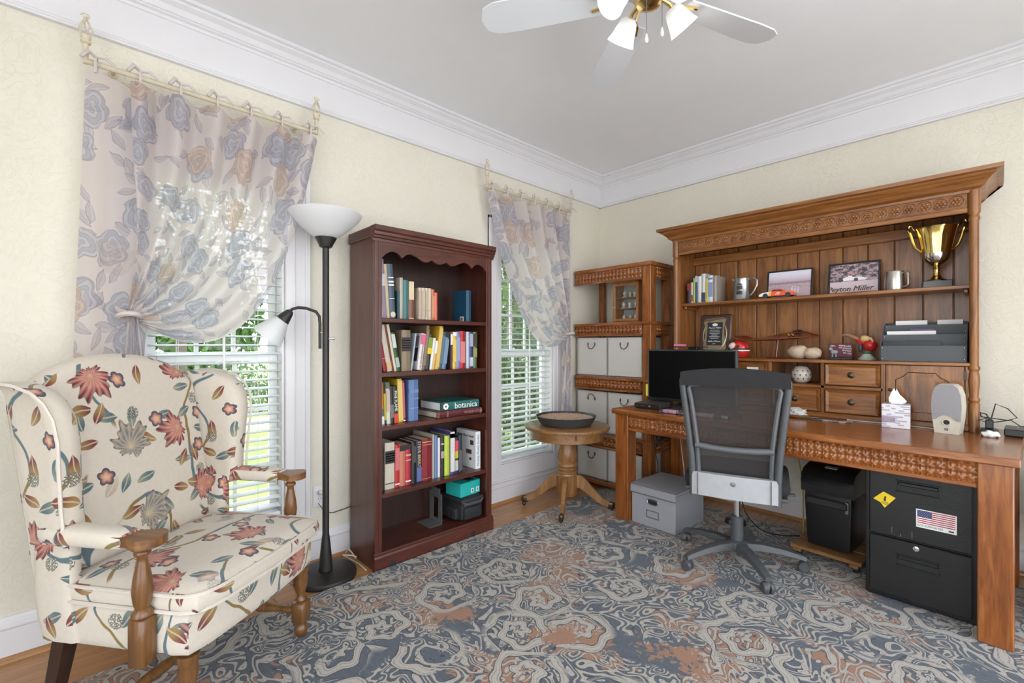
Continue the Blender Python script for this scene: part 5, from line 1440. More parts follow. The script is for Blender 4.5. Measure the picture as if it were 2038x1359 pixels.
part('cockpit', plate([(.085, .045, .1795), (.115, .078, .1905), (.155, .05, .1745), (.11, .03, .1725)], .003), M_blackm, ap)
for k in (0, 1): part('wing_stripe', plate([(.06 + k * .022, .02, .1625), (.068 + k * .022, .02, .1628), (.09 + k * .022, -.03, .1515), (.082 + k * .022, -.03, .1512)], .002), cm((.62, .5, .25)), ap)
# pale rock
rk = B(); rr = random.Random(9)
for cx_, s_ in ((1.69, (.06, .045, .045)), (1.765, (.055, .045, .038))):
    st_ = len(rk.v)
    rk.sphere((cx_, -.2, ZL + s_[2] * .92), 1, 18, 12, s_)
    for i in range(st_, len(rk.v)):
        p = Vector(rk.v[i]); c = Vector((cx_, -.2, ZL + s_[2]))
        f_ = 1 + .10 * math.sin(p.x * 95 + p.z * 60) * math.sin(p.y * 80 + p.z * 90)
        q = c + (p - c) * f_; q.z = max(q.z, ZL); rk.v[i] = tuple(q)
single('pale_rock', rk, plain('cream_stone', (.55, .42, .31), .85, var=.25, scale=45, bump=.5), 'lumpy cream coloured rock on the hutch ledge', 'rock', True)
# small maroon sign with donkey
sg = thing('novelty_sign', 'small maroon novelty sign with a grey donkey figure', 'sign', (1.915, -.2, ZL))
part('base', B().box(-.062, .062, -.025, .02, 0, .014, .003), cm((.03, .028, .03)), sg)
part('board', B().box(-.06, .06, -.003, .005, .014, .095, .003), cm((.11, .018, .03)), sg)
for wd, x_, z_, s_ in (('HEY.', -.038, .083, .013), ('SEEMS LIKE', .022, .082, .0125), ("I'M ALWAYS", .024, .068, .0115), ("BUSTIN'", .032, .053, .0125), ('MY ASS', .034, .038, .0125)): text(wd, s_, TM((x_, -.0036, z_), (1, -0, -.12), (.12, 0, 1)), M_paper, sg, 'lettering')
part('donkey', B().sphere((-.03, -.012, .045), .014, sc=(1.4, .8, .9)).sphere((-.047, -.012, .062), .009, sc=(1.2, .8, 1)).cyl((-.04, -.012, .014), (-.038, -.012, .04), .004).cyl((-.02, -.012, .014), (-.022, -.012, .04), .004).cyl((-.044, -.012, .066), (-.04, -.012, .082), .003, .001).cyl((-.05, -.012, .066), (-.052, -.012, .08), .003, .001), cm((.30, .31, .33)), sg, True)
# painted rooster-like figurine with horn
pf = thing('painted_figurine', 'colourful red figurine with long feathered horn on a glass base', 'figurine', (2.045, -.2, ZL))
part('base', B().lathe([(.042, 0), (.044, .006), (.03, .022), (.02, .035), (.016, .045)], 16), plain('clear_resin', (.45, .48, .40), .2, var=.3), pf, True)
part('leaf', B().sphere((0, -.005, .045), .022, sc=(1.1, .9, .6)), cm((.03, .14, .06)), pf, True)
part('body', B().sphere((.012, 0, .085), .036, sc=(1, .9, 1)), plain('figurine_red', (.50, .015, .015), .25), pf, True)
part('wing', B().sphere((-.03, -.01, .07), .022, sc=(.5, .8, 1.3)), cm((.06, .05, .08)), pf, True)
part('head', B().sphere((-.01, -.008, .125), .022, sc=(1.1, .9, .9)).tube([(.0, -.012, .13), (.02, -.014, .125), (.028, -.014, .108), (.015, -.016, .10)], .007, 8), cm((.62, .45, .20)), pf, True)
part('horn', B().tube([(-.025, 0, .10), (-.055, 0, .128), (-.09, 0, .148), (-.118, 0, .15), (-.128, 0, .138)], [.018, .014, .011, .008, .004], 10), cm((.26, .15, .07)), pf, True)
part('red_feathers', B().tube([(-.012, -.006, .098), (-.04, -.008, .114), (-.06, -.008, .126)], [.014, .011, .005], 8), plain('figurine_red', (.5, .015, .015)), pf, True)
# desk organiser
og = thing('desk_file_organizer', 'charcoal three tier paper organizer on the hutch ledge', 'organizer', (2.295, -.21, ZL))
M_char = plain('charcoal_board', (.075, .08, .087), .6, bump=.2, scale=150)
for k, (y, h_) in enumerate(((-.125, .085), (-.055, .145), (.02, .20))):
    part('front_panel', B().box(-.172, .172, y, y + .004, 0, h_, .001), M_char, og)
    for x_ in (-.162, .162):
        for z_ in (h_ - .012, .014 if k == 0 else h_ - .04): part('rivet', B().sphere((x_, y - .001, z_), .0032, 8, 5), M_chrome, og, True)
part('back_panel', B().box(-.172, .172, .09, .094, 0, .215, .001), M_char, og)
for x_ in (-.172, .169): part('side_panel', B().prism([(-.125, 0), (.094, 0), (.094, .215), (.02, .205), (-.055, .15), (-.125, .088)], 'x', x_, x_ + .003), M_char, og)
part('floor', B().box(-.17, .17, -.121, .09, 0, .004), M_char, og)
def sheet(x0, x1, y, z0, z1, m_, label, cat='paper'):
    single('paper_stack' if cat == 'paper' else cat, B().box(x0, x1, y, y + .008, z0, z1, .0006), m_, label, cat)
sheet(2.17, 2.305, -.165, ZL + .0046, ZL + .225, M_paper, 'white envelopes in the rear pocket of the organizer')
sheet(2.345, 2.445, -.155, ZL + .0046, ZL + .225, M_paper, 'printed mail in the rear pocket beside the envelopes')
sheet(2.14, 2.345, -.235, ZL + .0046, ZL + .165, M_paper, 'white papers in the middle pocket of the organizer')
sheet(2.24, 2.335, -.222, ZL + .0046, ZL + .178, cm((.10, .05, .13)), 'dark magazine behind the white papers in the organizer', 'magazine')
sheet(2.132, 2.37, -.305, ZL + .0046, ZL + .108, M_black, 'black tablet in the front pocket of the organizer', 'tablet')
# pottery ball in the cubby
pb = thing('dotted_pottery_ball', 'white pottery ball vase with dark dots in the hutch cubby', 'vase', (1.72, -.25, .9506))
part('body', B().lathe([(.025, 0), (.045, .014), (.056, .045), (.053, .075), (.036, .10), (.028, .104), (.024, .1)], 26), plain('cream_glaze', (.58, .52, .44), .25, var=.1), pb, True)
part('brown_side', B().lathe([(.0255, .0005), (.0455, .0135), (.0566, .045), (.0535, .0755), (.0365, .1005)], 26, M=Matrix.Translation((.0015, .002, 0))), plain('brown_glaze', (.12, .07, .04), .3), pb, True) if False else None
for k in range(14):
    a = R(200 + (k % 5) * 32 + (k // 5) * 14); z_ = .028 + (k // 5) * .024; r_ = .0555 - abs(z_ - .05) * .22
    part('dot', B().sphere((r_ * math.cos(a), r_ * math.sin(a), z_), .0045, 8, 5), cm((.03, .03, .04)), pb, True)
# ---------------------------------------------------------------- on the desk (top ZD)
mo = thing('computer_monitor', 'wide black computer monitor on the desk', 'monitor', (1.13, -.50, ZD), R(1))
part('screen_frame', B().box(-.31, .31, -.05, -.022, .035, .398, .004), plain('dark_grey_bezel', (.05, .055, .06), .4), mo)
part('screen', B().box(-.297, .297, -.0512, -.0495, .055, .388), plain('screen_off', (.0008, .0008, .001), .35, var=0, spec=.2), mo)
part('chin', B().box(-.31, .31, -.052, -.048, .035, .054, .001), M_black, mo)
part('neck', B().box(-.035, .035, -.022, .02, .012, .22, .006), M_black, mo)
part('foot', B().box(-.13, .13, -.10, .10, 0, .012, .004), M_black, mo)
ms = thing('monitor_top_shelf', 'small black shelf clipped on top of the monitor', 'shelf', (1.09, -.53, ZD + .398))
part('tray', B().box(-.10, .14, -.07, .05, .016, .022, .002), M_black, ms)
part('clip', B().box(.03, .09, -.03, .035, .0, .016, .002).box(.045, .075, -.033, -.028, -.03, .016, .002) if False else B().box(.03, .09, -.012, .035, .0005, .016, .002), M_black, ms)
single('pink_note_pad', B().box(1.02, 1.085, -.55, -.50, ZD + .42, ZD + .436, .002), plain('pink_paper', (.75, .19, .36), .7), 'pink sticky note pad on the shelf above the monitor', 'note pad')
single('yellow_note', B().box(.80, .845, -.545, -.544, ZD + .06, ZD + .145), plain('yellow_paper', (.80, .68, .08), .8), 'yellow sticky note hanging at the side of the monitor', 'sticky note')
single('white_note', B().box(1.435, 1.505, -.3625, -.3615, .985, 1.045), plain('cream_paper', (.66, .66, .54), .8), 'pale sticky note with handwriting on the hutch drawer', 'sticky note')
pc = thing('mini_computer', 'small flat black computer on the desk end', 'computer', (.935, -.69, ZD), R(6))
part('case', B().box(-.09, .09, -.09, .09, .002, .036, .004), plain('pc_grey', (.045, .045, .045), .45), pc)
part('front_face', B().box(-.088, .088, -.0915, -.0895, .004, .034, .001), M_black, pc)
part('round_badge', B().lathe([(.008, 0), (.008, .001)], 16, M=Matrix.Translation((.02, -.0915, .019)) @ Matrix.Rotation(R(90), 4, 'X')), M_gray, pc)
part('port', B().box(-.04, -.03, -.0922, -.0914, .016, .02).box(-.025, -.015, -.0922, -.0914, .016, .02).box(-.072, -.066, -.0922, -.0914, .012, .022), M_gray, pc)
for x_ in (-.07, .07): part('rubber_foot', B().box(x_ - .01, x_ + .01, -.07, .07, 0, .003), M_blackm, pc)
kb = thing('keyboard', 'black keyboard lying in front of the monitor', 'keyboard', (1.30, -.745, ZD), R(-2))
part('case', B().box(-.22, .22, -.07, .07, 0, .014, .004), M_black, kb)
keyb = mesh_of(B().box(-.0085, .0085, -.0085, .0085, 0, .006, .002), 'key', plain('key_black', (.025, .026, .028), .45))
for r_ in range(5):
    for c_ in range(20):
        o = bpy.data.objects.new('key', keyb); COL.objects.link(o); o.parent = kb; o.location = (-.2 + c_ * .021, -.05 + r_ * .024, .0135)
def patch_mat():
    g = G('patchwork_cloth'); x_, y_, z_ = g.xyz(g.coord(rand=False))
    k = g.m('FLOOR', x_ * 22); f = g.m('FRACT', k * .37 + .11)
    c = g.ramp(f, [(0, (.55, .28, .36)), (.2, (.06, .04, .06)), (.4, (.66, .50, .40)), (.6, (.42, .22, .40)), (.8, (.62, .36, .40))], 'CONSTANT')
    c = g.mix(g.step(g.noise(g.coord(), 60, 2), .5, .6) * .5, c, (.75, .6, .5))
    g.base(c).p(rough=.9)
    return g.mat
single('wrist_rest', B().rbox(1.085, 1.50, -.875, -.825, ZD, ZD + .022, .011, 6), patch_mat(), 'pink patchwork wrist rest in front of the keyboard', 'wrist rest', True, weld=True)
# crumpled wrapper on a plate, magazine, tissue box, speaker
wr = thing('wrapped_snack', 'crumpled clear wrapper on a shallow amber dish', 'wrapper', (1.745, -.44, ZD))
part('dish', B().lathe([(.045, 0), (.06, .004), (.07, .016), (.067, .016), (.05, .006)], 26), plain('amber_dish', (.42, .20, .06), .25), wr, True)
b = B(); rr = random.Random(4)
b.sphere((0, 0, .028), .05, 16, 10, (1.1, .9, .55))
for i in range(len(b.v)):
    p = Vector(b.v[i]); b.v[i] = tuple(Vector((0, 0, .028)) + (p - Vector((0, 0, .028))) * rr.uniform(.75, 1.15))
b.v = [(p[0], p[1], max(p[2], .008)) for p in b.v]
part('wrapper', b, plain('crinkled_film', (.62, .60, .58), .2, var=.4, scale=60), wr)
single('magazine', B().box(1.76, 2.02, -.50, -.40, ZD, ZD + .005, .001), (lambda g: (g.base(g.mix(g.step(g.noise(g.coord(rand=False), 14, 2), .52, .6), (.05, .05, .06), (.45, .38, .34))).p(rough=.3), g.mat)[1])(G('magazine_cover')), 'dark glossy magazine lying on the desk', 'magazine')
tx = thing('tissue_box', 'white and purple patterned tissue box with a tissue sticking out', 'tissue box', (2.205, -.44, ZD), R(4))
def tissue_mat():
    g = G('tissue_box_print'); v = g.coord(rand=False); x_, y_, z_ = g.xyz(v)
    row = g.m('FLOOR', z_ * 95)
    n = g.noise(g.vec((x_ + y_) * 26 + row * 7.3, row * 3.1, 0.), 1, 0)
    ln = g.step(n, .50, .53) * g.step(g.m('FRACT', z_ * 95), .3, .4)
    blk = g.step(g.noise(g.vec(g.m('FLOOR', (x_ + y_) * 34), g.m('FLOOR', z_ * 36), 0.), 3.3, 0), .60, .61) * (1 - g.step(z_, .055, .06))
    c = g.mix(ln * .75, (.72, .70, .73), (.30, .27, .33))
    c = g.mix(blk * .8, c, (.27, .17, .27))
    g.base(c).p(rough=.5)
    return g.mat
part('carton', B().box(-.057, .057, -.057, .057, 0, .122, .002), tissue_mat(), tx)
tb2 = B(); NT = 24
rows = []
for r_, z_ in ((.03, .121), (.034, .13), (.028, .145), (.018, .165), (.006, .195)):
    rows.append([(r_ * (1 + .3 * math.sin(3 * a + z_ * 60)) * math.cos(a) - (z_ - .12) * .05, r_ * .6 * (1 + .3 * math.cos(2 * a)) * math.sin(a), z_ + .008 * math.sin(2 * a + 1)) for a in [2 * math.pi * i / NT for i in range(NT)]])
tb2.add([p for r_ in rows for p in r_], [[j * NT + i, j * NT + (i + 1) % NT, (j + 1) * NT + (i + 1) % NT, (j + 1) * NT + i] for j in range(4) for i in range(NT)])
part('tissue', tb2, M_paper, tx, True)
sp = thing('desktop_speaker', 'cream and grey oval desktop speaker by the hutch post', 'speaker', (2.405, -.475, ZD), R(-8))
M_ivory = plain('ivory_plastic', (.58, .54, .44), .4)
prof = [(-.044, 0), (.044, 0), (.052, .07), (.056, .13), (.052, .19), (.042, .225), (.025, .24), (-.025, .24), (-.042, .225), (-.052, .19), (-.056, .13), (-.052, .07)]
part('cabinet', B().prism(prof, 'y', -.03, .055), M_ivory, sp, 40)
gp = [(-.051, .065), (-.04, .066), (-.026, .08), (-.012, .09), (.012, .09), (.026, .08), (.04, .066), (.051, .065), (.055, .13), (.051, .19), (.041, .224), (.024, .238), (-.024, .238), (-.041, .224), (-.051, .19), (-.055, .13)]
part('grille', B().prism(gp, 'y', -.037, -.0301), plain('grey_grille_cloth', (.30, .29, .30), .85, bump=.5, scale=400), sp)
part('bass_port', B().lathe([(.013, 0), (.0125, .001), (.009, -.004), (1e-4, -.012)], 20, M=Matrix.Translation((0, -.0305, .055)) @ Matrix.Rotation(R(90), 4, 'X')), M_blackm, sp, True)
part('port_ring', B().tube([(.0145 * math.cos(a), -.031, .055 + .0145 * math.sin(a)) for a in [i * math.pi / 10 for i in range(20)]], .003, 6, True), M_ivory, sp, True)
part('badge', B().box(-.006, .006, -.0312, -.03, .016, .026), M_blackm, sp)
text('JBL', .006, TM((0, -.0313, .021), (1, 0, 0), (0, 0, 1)), M_paper, sp, 'badge_print')
single('white_desk_cable', B().tube([(1.98, -.375, ZD + .003), (2.1, -.372, ZD + .003), (2.2, -.37, ZD + .003), (2.36, -.385, ZD + .003)], .003, 6), M_cord, 'white cable along the foot of the hutch', 'cable', True)
single('crumpled_tissue', (lambda b: (b.sphere((2.548, -.475, ZD + .014), .03, 14, 8, (1, .7, .5)), setattr(b, 'v', [(p[0] + .004 * math.sin(p[1] * 300), p[1], max(ZD, p[2] + .004 * math.sin(p[0] * 260))) for p in b.v]), b)[2])(B()), M_paper, 'crumpled white tissue in front of the power adapter', 'tissue', True)
ad = thing('power_adapter', 'black plug adapter with coiled cables on the desk', 'adapter', (2.545, -.41, ZD))
part('body', B().rbox(-.03, .03, -.035, .03, 0, .034, .008, 5), M_black, ad, True, weld=True)
part('plug_block', B().box(-.014, .014, -.018, .014, .033, .075, .004), M_black, ad)
part('cable_loop', B().tube([(0, .0, .075), (-.01, .0, .10), (-.03, .0, .105), (-.028, .01, .085), (.0, .02, .08)], .003, 6).tube([(.005, 0, .075), (.02, .02, .15), (.06, .03, .13), (.09, .03, .09), (.06, .03, .075), (0, .03, .08), (-.04, .03, .065), (.0, .04, .055), (.07, .05, .075), (.10, .05, .05), (.14, .06, .05)], .0025, 6), M_cable, ad, True)
md = thing('modem', 'flat black modem at the end of the desk', 'modem', (2.725, -.325, ZD), R(-2))
part('case', B().box(-.13, .16, -.085, .085, .004, .036, .004), M_black, md)
for k in range(4): part('indicator_strip', B().box(-.09 + k * .055, -.082 + k * .055, -.02, .05, .0362, .0368), M_gray, md)
for x_ in (-.11, .0): part('foot', B().box(x_, x_ + .02, -.07, .07, 0, .005), M_blackm, md)
part('cable', B().tube([(.05, .05, .03), (.03, .07, .09), (.06, .07, .16), (.12, .06, .20), (.2, .05, .2)], .006, 8).tube([(.07, .05, .03), (.1, .06, .1), (.15, .06, .15), (.22, .06, .17)], .004, 8), M_cable, md, True)

# ---------------------------------------------------------------- under and beside the desk
# black wire cart to the right
ct = thing('wire_cart', 'black wire shelf cart beside the desk end', 'cart', (2.91, -.40, RUG))
for x_ in (-.19, .19):
    for y_ in (-.3, .27): part('upright', B().cyl((x_, y_, 0), (x_, y_, .73), .011, n=10), M_black, ct, True)
for z_ in (.06, .30, .53, .70):
    b = B().box(-.2, .2, -.31, -.298, z_ - .02, z_ + .004).box(-.2, .2, .268, .28, z_ - .02, z_ + .004).box(-.2, -.19, -.3, .27, z_ - .02, z_ + .004).box(.19, .2, -.3, .27, z_ - .02, z_ + .004)
    part('shelf_frame', b, M_black, ct)
    for k in range(12): part('shelf_wire', B().cyl((-.19, -.28 + k * .049, z_), (.19, -.28 + k * .049, z_), .003, n=6), M_black, ct)
single('black_case', B().rbox(2.75, 3.07, -.66, -.18, RUG + .305, RUG + .50, .02, 5), M_nylon, 'black soft case on the wire cart', 'case', True, weld=True)
# grey fabric storage box
M_felt = plain('grey_fabric', (.31, .31, .33), .9, var=.1, scale=220, bump=.3); M_felt2 = plain('dark_grey_trim', (.13, .13, .14), .9)
sb = thing('fabric_storage_box', 'grey fabric storage box with lid under the desk', 'storage box', (1.054, -.70, RUG), R(-2))
part('body', B().box(-.157, .157, -.185, .185, 0, .235, .004), M_felt, sb)
lid = part('lid', B().rbox(-.163, .163, -.191, .191, .235, .262, .008, 5).box(-.163, .163, -.193, -.186, .205, .245, .003), M_felt, sb, True, weld=True)
part('lid_binding', B().box(-.164, .164, -.1945, -.186, .2, .207, .002).tube([(-.163, -.191, .256), (.163, -.191, .256), (.163, .191, .256), (-.163, .191, .256)], .003, 6, True), M_felt2, lid)
def oval(w2, h2, n=20): return [(w2 * math.copysign(abs(math.cos(a)) ** .5, math.cos(a)), h2 * math.copysign(abs(math.sin(a)) ** .7, math.sin(a))) for a in [2 * math.pi * i / n for i in range(n)]]
part('grip_ring', B().tube([(x_, -.188, .165 + z_) for x_, z_ in oval(.038, .017)], .004, 6, True), M_chrome, sb, True)
part('grip_hole', B().prism([(x_, .165 + z_) for x_, z_ in oval(.036, .015)], 'y', -.1865, -.185), M_blackm, sb)
part('label_holder', B().box(-.045, .045, -.187, -.185, .06, .066).box(-.045, .045, -.187, -.185, .104, .11).box(-.045, -.039, -.187, -.185, .06, .11).box(.039, .045, -.187, -.185, .06, .11), M_felt2, sb)
# dolly and shredder
dy = thing('wooden_dolly', 'pine board dolly on casters under the shredder', 'dolly', (1.95, -.47, RUG), R(-4))
for k in range(3): part('board', B().box(-.165, .165, -.21 + k * .145, -.08 + k * .145, .05, .07, .003), wood('oak', 'x'), dy)
for x_ in (-.15, .11): part('runner', B().box(x_, x_ + .04, -.21, .21, .034, .05, .002), wood('oak', 'y'), dy)
for x_ in (-.13, .13):
    for y_ in (-.17, .17): part('caster', B().cyl((x_ - .01, y_, .017), (x_ + .01, y_, .017), .017, n=14), M_black, dy, True)
sh = thing('paper_shredder', 'black paper shredder bin standing on the wooden dolly', 'shredder', (1.95, -.47, RUG + .07), R(-4))
def taper(p): 
    k = .90 + .10 * min(1, p.z / .30)
    return (p.x * k, p.y * k, p.z)
part('bin', B().rbox(-.115, .115, -.165, .165, 0, .31, .02, 6, fn=taper), M_black, sh, True, weld=True)
hp = [(-.172, .30), (-.174, .36), (-.165, .395), (-.13, .42), (-.05, .435), (.06, .437), (.14, .425), (.17, .40), (.174, .30)]
part('head', B().prism(hp, 'x', -.122, .122), plain('gloss_black', (.01, .01, .011), .18), sh, 50)
part('paper_slot', B().box(-.1, .1, -.012, .0, .434, .439), M_blackm, sh)
part('control_panel', B().box(-.03, .03, -.10, -.06, .424, .432, .002), M_chrome, sh)
part('bin_handle', B().box(-.095, .095, -.178, -.16, .235, .275, .006), M_blackm, sh)
part('bin_window', B().box(.085, .1, -.1725, -.168, .22, .28, .001), M_gray, sh)
# file cabinet
fc = thing('file_cabinet', 'black two drawer file cabinet with stickers under the desk', 'file cabinet', (2.335, -.63, RUG), R(-1.5))
M_fc = plain('black_powder_coat', (.006, .006, .0063), .42, bump=.25, scale=260)
part('case', B().box(-.19, .19, -.215, .22, .01, .685, .003).box(-.185, .185, -.2, .2, 0, .012), M_fc, fc)
dws = []
for z0, z1 in ((.03, .292), (.302, .665)):
    d = part('drawer', B().box(-.172, .172, -.238, -.214, z0, z1, .004), M_fc, fc); dws.append(d)
    zc = (z0 + z1) / 2 + (.045 if z0 < .1 else .055)
    part('handle', B().box(-.07, .07, -.2405, -.2375, zc - .022, zc + .022, .001), plain('handle_recess', (.006, .006, .006), .5), d)
    part('handle_lip', B().box(-.068, .068, -.246, -.238, zc + .004, zc + .02, .003), M_black, d)
    part('handle_frame', B().box(-.075, .075, -.243, -.238, zc + .022, zc + .027, .001).box(-.075, .075, -.243, -.238, zc - .027, zc - .022, .001), M_black, d)
part('lock', B().lathe([(.011, 0), (.011, .004), (.008, .005)], 18, M=Matrix.Translation((-.005, -.238, .272)) @ Matrix.Rotation(R(90), 4, 'X')), M_chrome, dws[0], True)
# flag sticker
fs = part('flag_sticker', B().box(-.005, .125, -.2386, -.2381, .372, .452), M_paper, dws[1])
for k in range(13): 
    if k % 2 == 0: part('red_stripe', B().box(-.001, .121, -.2389, -.2386, .392 + k * .0043, .392 + (k + 1) * .0043), cm((.42, .03, .05)), fs)
part('blue_canton', B().box(-.001, .047, -.2391, -.2387, .418, .448), cm((.03, .04, .14)), fs)
st5 = B().prism([((.0011 if i % 2 else .0004) * 1.3 * math.cos(i * math.pi / 5), (.0011 if i % 2 else .0004) * 1.3 * math.sin(i * math.pi / 5)) for i in range(10)], 'y', -.0003, 0)
stm = mesh_of(st5, 'star', M_paper)
for r_ in range(5):
    for c_ in range(6 if r_ % 2 == 0 else 5):
        o = bpy.data.objects.new('star', stm); COL.objects.link(o); o.parent = fs; o.location = (.004 + c_ * .0075 + (.0037 if r_ % 2 else 0), -.2391, .4215 + r_ * .0055)
text('2022 SUPPORTER', .0115, TM((.04, -.2388, .382), (1, 0, 0), (0, 0, 1)), M_blackm, fs, 'lettering')
part('small_mark', B().box(.1, .117, -.2388, -.2385, .378, .384), M_blackm, fs)
ys_ = part('yellow_tag_sticker', B().prism([(-.042, 0), (-.004, .040), (.04, .02), (.0, -.034), (-.015, -.012)], 'y', -.2388, -.2381), plain('yellow_sticker', (.78, .55, .01), .5), dws[1])
ys_.location = (-.115, 0, .46)
part('tag_figure', B().box(-.003, .005, -.2391, -.2388, -.002, .012).lathe([(.004, 0), (.004, .0003)], 10, M=Matrix.Translation((.003, -.2388, .016)) @ Matrix.Rotation(R(90), 4, 'X')), M_blackm, ys_)
for k in range(3): part('tag_line', B().box(-.012 + k * .003, .012 + k * .003, -.239, -.2388, -.008 - k * .005, -.006 - k * .005), M_blackm, ys_)
for x_, z_, l_ in ((-.09, .32, .025), (-.02, .315, .03), (-.06, .31, .012)): part('scratch', B().box(x_, x_ + .002, -.2385, -.2381, z_, z_ + l_), M_gray, dws[1])
# cables under the desk
def cable(pts, r_, m_, label): single('cable', B().tube(pts, r_, 6), m_, label, 'cable', True, group='cables under the desk')
def smooth(P, n=6):
    out = []
    for i in range(len(P) - 1):
        a, b_, c, d = (Vector(P[max(0, i - 1)]), Vector(P[i]), Vector(P[i + 1]), Vector(P[min(len(P) - 1, i + 2)]))
        for k in range(n):
            t = k / n; out.append(tuple(.5 * ((2 * b_) + (c - a) * t + (2 * a - 5 * b_ + 4 * c - d) * t * t + (-a + 3 * b_ - 3 * c + d) * t ** 3)))
    return out + [tuple(P[-1])]
cable(smooth([(.80, -.45, .60), (.81, -.46, .52), (.83, -.46, .40), (.85, -.46, .27), (.81, -.47, .22), (.74, -.48, .215)]), .003, M_cable, 'black cable looping behind the front desk leg')
cable(smooth([(.86, -.44, .52), (.87, -.44, .40), (.89, -.44, .30), (.91, -.43, .20), (.93, -.42, .06), (.95, -.4, .016)]), .0025, M_cable, 'thin dark cable hanging in front of the shelf post')
cable(smooth([(1.0, -.42, .62), (1.01, -.42, .45), (1.03, -.42, .3), (1.03, -.41, .15), (1.04, -.4, .018)]), .0025, M_cord, 'white cable hanging behind the grey storage box')
cable(smooth([(1.70, -.3, .62), (1.715, -.3, .5), (1.738, -.31, .36), (1.748, -.32, .2), (1.75, -.33, .02)]), .004, plain('yellow_cable', (.50, .36, .05), .5), 'yellow cable dropping down beside the shredder')
cable(smooth([(1.42, -.42, .2), (1.46, -.44, .10), (1.55, -.45, .03), (1.66, -.42, .018), (1.75, -.33, .018)]), .0035, M_cable, 'black cable lying on the floor towards the shredder')
cable(smooth([(1.62, -.08, .36), (1.7, -.1, .29), (1.8, -.14, .29), (1.88, -.2, .32)]), .003, M_cord, 'white cable draped behind the shredder')
single('cable_knot', B().tube(smooth([(.86, -.44, .50), (.89, -.455, .53), (.9, -.44, .50), (.86, -.45, .47), (.85, -.44, .51), (.88, -.46, .54), (.85, -.45, .48), (.83, -.45, .43)]), .006, 6), M_cable, 'tangled black cable knot in front of the shelf post', 'cable', True)
br = thing('power_brick', 'black power brick on the floor behind the office chair', 'power supply', (1.39, -.43, RUG + .17), R(20))
br.location.z = RUG
part('body', B().box(-.06, .06, -.025, .025, 0, .035, .006), M_black, br)
part('label', B().box(-.04, .03, -.0258, -.0248, .008, .028), M_gray, br)

# ---------------------------------------------------------------- office chair (local +y = the way it faces)
oc = thing('office_chair', 'grey mesh back office chair pushed up to the desk', 'office chair', (1.6, -.97, RUG), R(17))
M_og = plain('graphite_plastic', (.07, .073, .077), .42); M_lg = plain('silver_grey_plastic', (.38, .38, .39), .4); M_seat = plain('black_seat_fabric', (.018, .017, .018), .9)
part('hub', B().lathe([(.055, .075), (.06, .085), (.055, .115), (.04, .125), (.034, .125)], 24), M_og, oc, True)
for k in range(5):
    a = R(-62 + 72 * k)
    b = B(); rows = []
    for d, zc, hh, wd in ((.03, .10, .022, .032), (.12, .105, .018, .03), (.22, .095, .014, .026), (.30, .078, .012, .022), (.325, .07, .010, .018)):
        rows.append([(d, -wd, zc - hh), (d, wd, zc - hh), (d, wd * .75, zc + hh * .7), (d, 0, zc + hh), (d, -wd * .75, zc + hh * .7)])
    vs = [p for r_ in rows for p in r_]
    fs_ = [[j * 5 + i, j * 5 + (i + 1) % 5, (j + 1) * 5 + (i + 1) % 5, (j + 1) * 5 + i] for j in range(4) for i in range(5)] + [[4, 3, 2, 1, 0], [20, 21, 22, 23, 24]]
    b.add(vs, fs_); b.move(Matrix.Rotation(a, 4, 'Z'))
    lg = part('base_arm', b, M_og, oc, 50)
    ca, sa = math.cos(a), math.sin(a); cx_, cy_ = .315 * ca, .315 * sa
    tw = R(30 + k * 55); tx_, ty_ = math.cos(tw), math.sin(tw)
    cs_ = part('caster_fork', B().cyl((cx_, cy_, .04), (cx_, cy_, .072), .008, n=8).sphere((cx_, cy_, .036), .02, 10, 6), M_og, lg, True)
    for s_ in (-1, 1): part('caster_wheel', B().turned((cx_ + tx_ * s_ * .006, cy_ + ty_ * s_ * .006, .0275), (cx_ + tx_ * s_ * .026, cy_ + ty_ * s_ * .026, .0275), [(.0275, 0), (.0275, .6), (.022, 1)], 18), M_og, cs_, True)
part('gas_cylinder', B().lathe([(.032, .12), (.031, .25), (.028, .253)], 20), M_og, oc, True)
part('piston', B().lathe([(.016, .25), (.016, .40)], 16), M_chrome, oc, True)
part('tilt_mechanism', B().box(-.09, .09, -.11, .12, .385, .425, .01), M_og, oc)
part('lever', B().cyl((.07, .02, .40), (.24, .03, .395), .006, n=8).box(.22, .27, .018, .042, .389, .401, .003).cyl((-.07, -.05, .40), (-.21, -.06, .395), .005, n=8).box(-.25, -.19, -.075, -.045, .39, .4, .003), M_og, oc, True)
part('seat', B().rbox(-.245, .245, -.22, .25, .43, .515, .04, 8, .01), M_seat, oc, True, weld=True)
part('seat_pan', B().rbox(-.235, .235, -.215, .24, .415, .44, .012, 5), M_og, oc, True, weld=True)
# the back: outline (x half width, z, y)
def by(z): return -.235 - .05 * ((z - .45) / .6) ** 1.3 if z > .45 else -.235
outer = [(.19, .41), (.19, .5), (.196, .62), (.206, .72), (.22, .85), (.232, .96), (.232, 1.0), (.22, 1.02)]
arch = [(x_, 1.02 + .022 * (1 - (x_ / .22) ** 2)) for x_ in (.15, .08, 0, -.08, -.15)]
loop = [(x_, z) for x_, z in outer] + arch + [(-x_, z) for x_, z in outer[::-1]]
part('back_frame', B().tube([(x_, by(z) - .008, z) for x_, z in loop], [.017] * len(loop), 10), M_og, oc, True)
inn = [(.165, .66), (.178, .78), (.193, .90), (.203, .955), (.195, .975), (.1, .988), (0, .992), (-.1, .988), (-.195, .975), (-.203, .955), (-.193, .90), (-.178, .78), (-.165, .66)]
part('inner_frame', B().tube([(x_, by(z) - .014, z) for x_, z in inn], .0115, 8), plain('light_graphite', (.10, .104, .11), .4), oc, True)
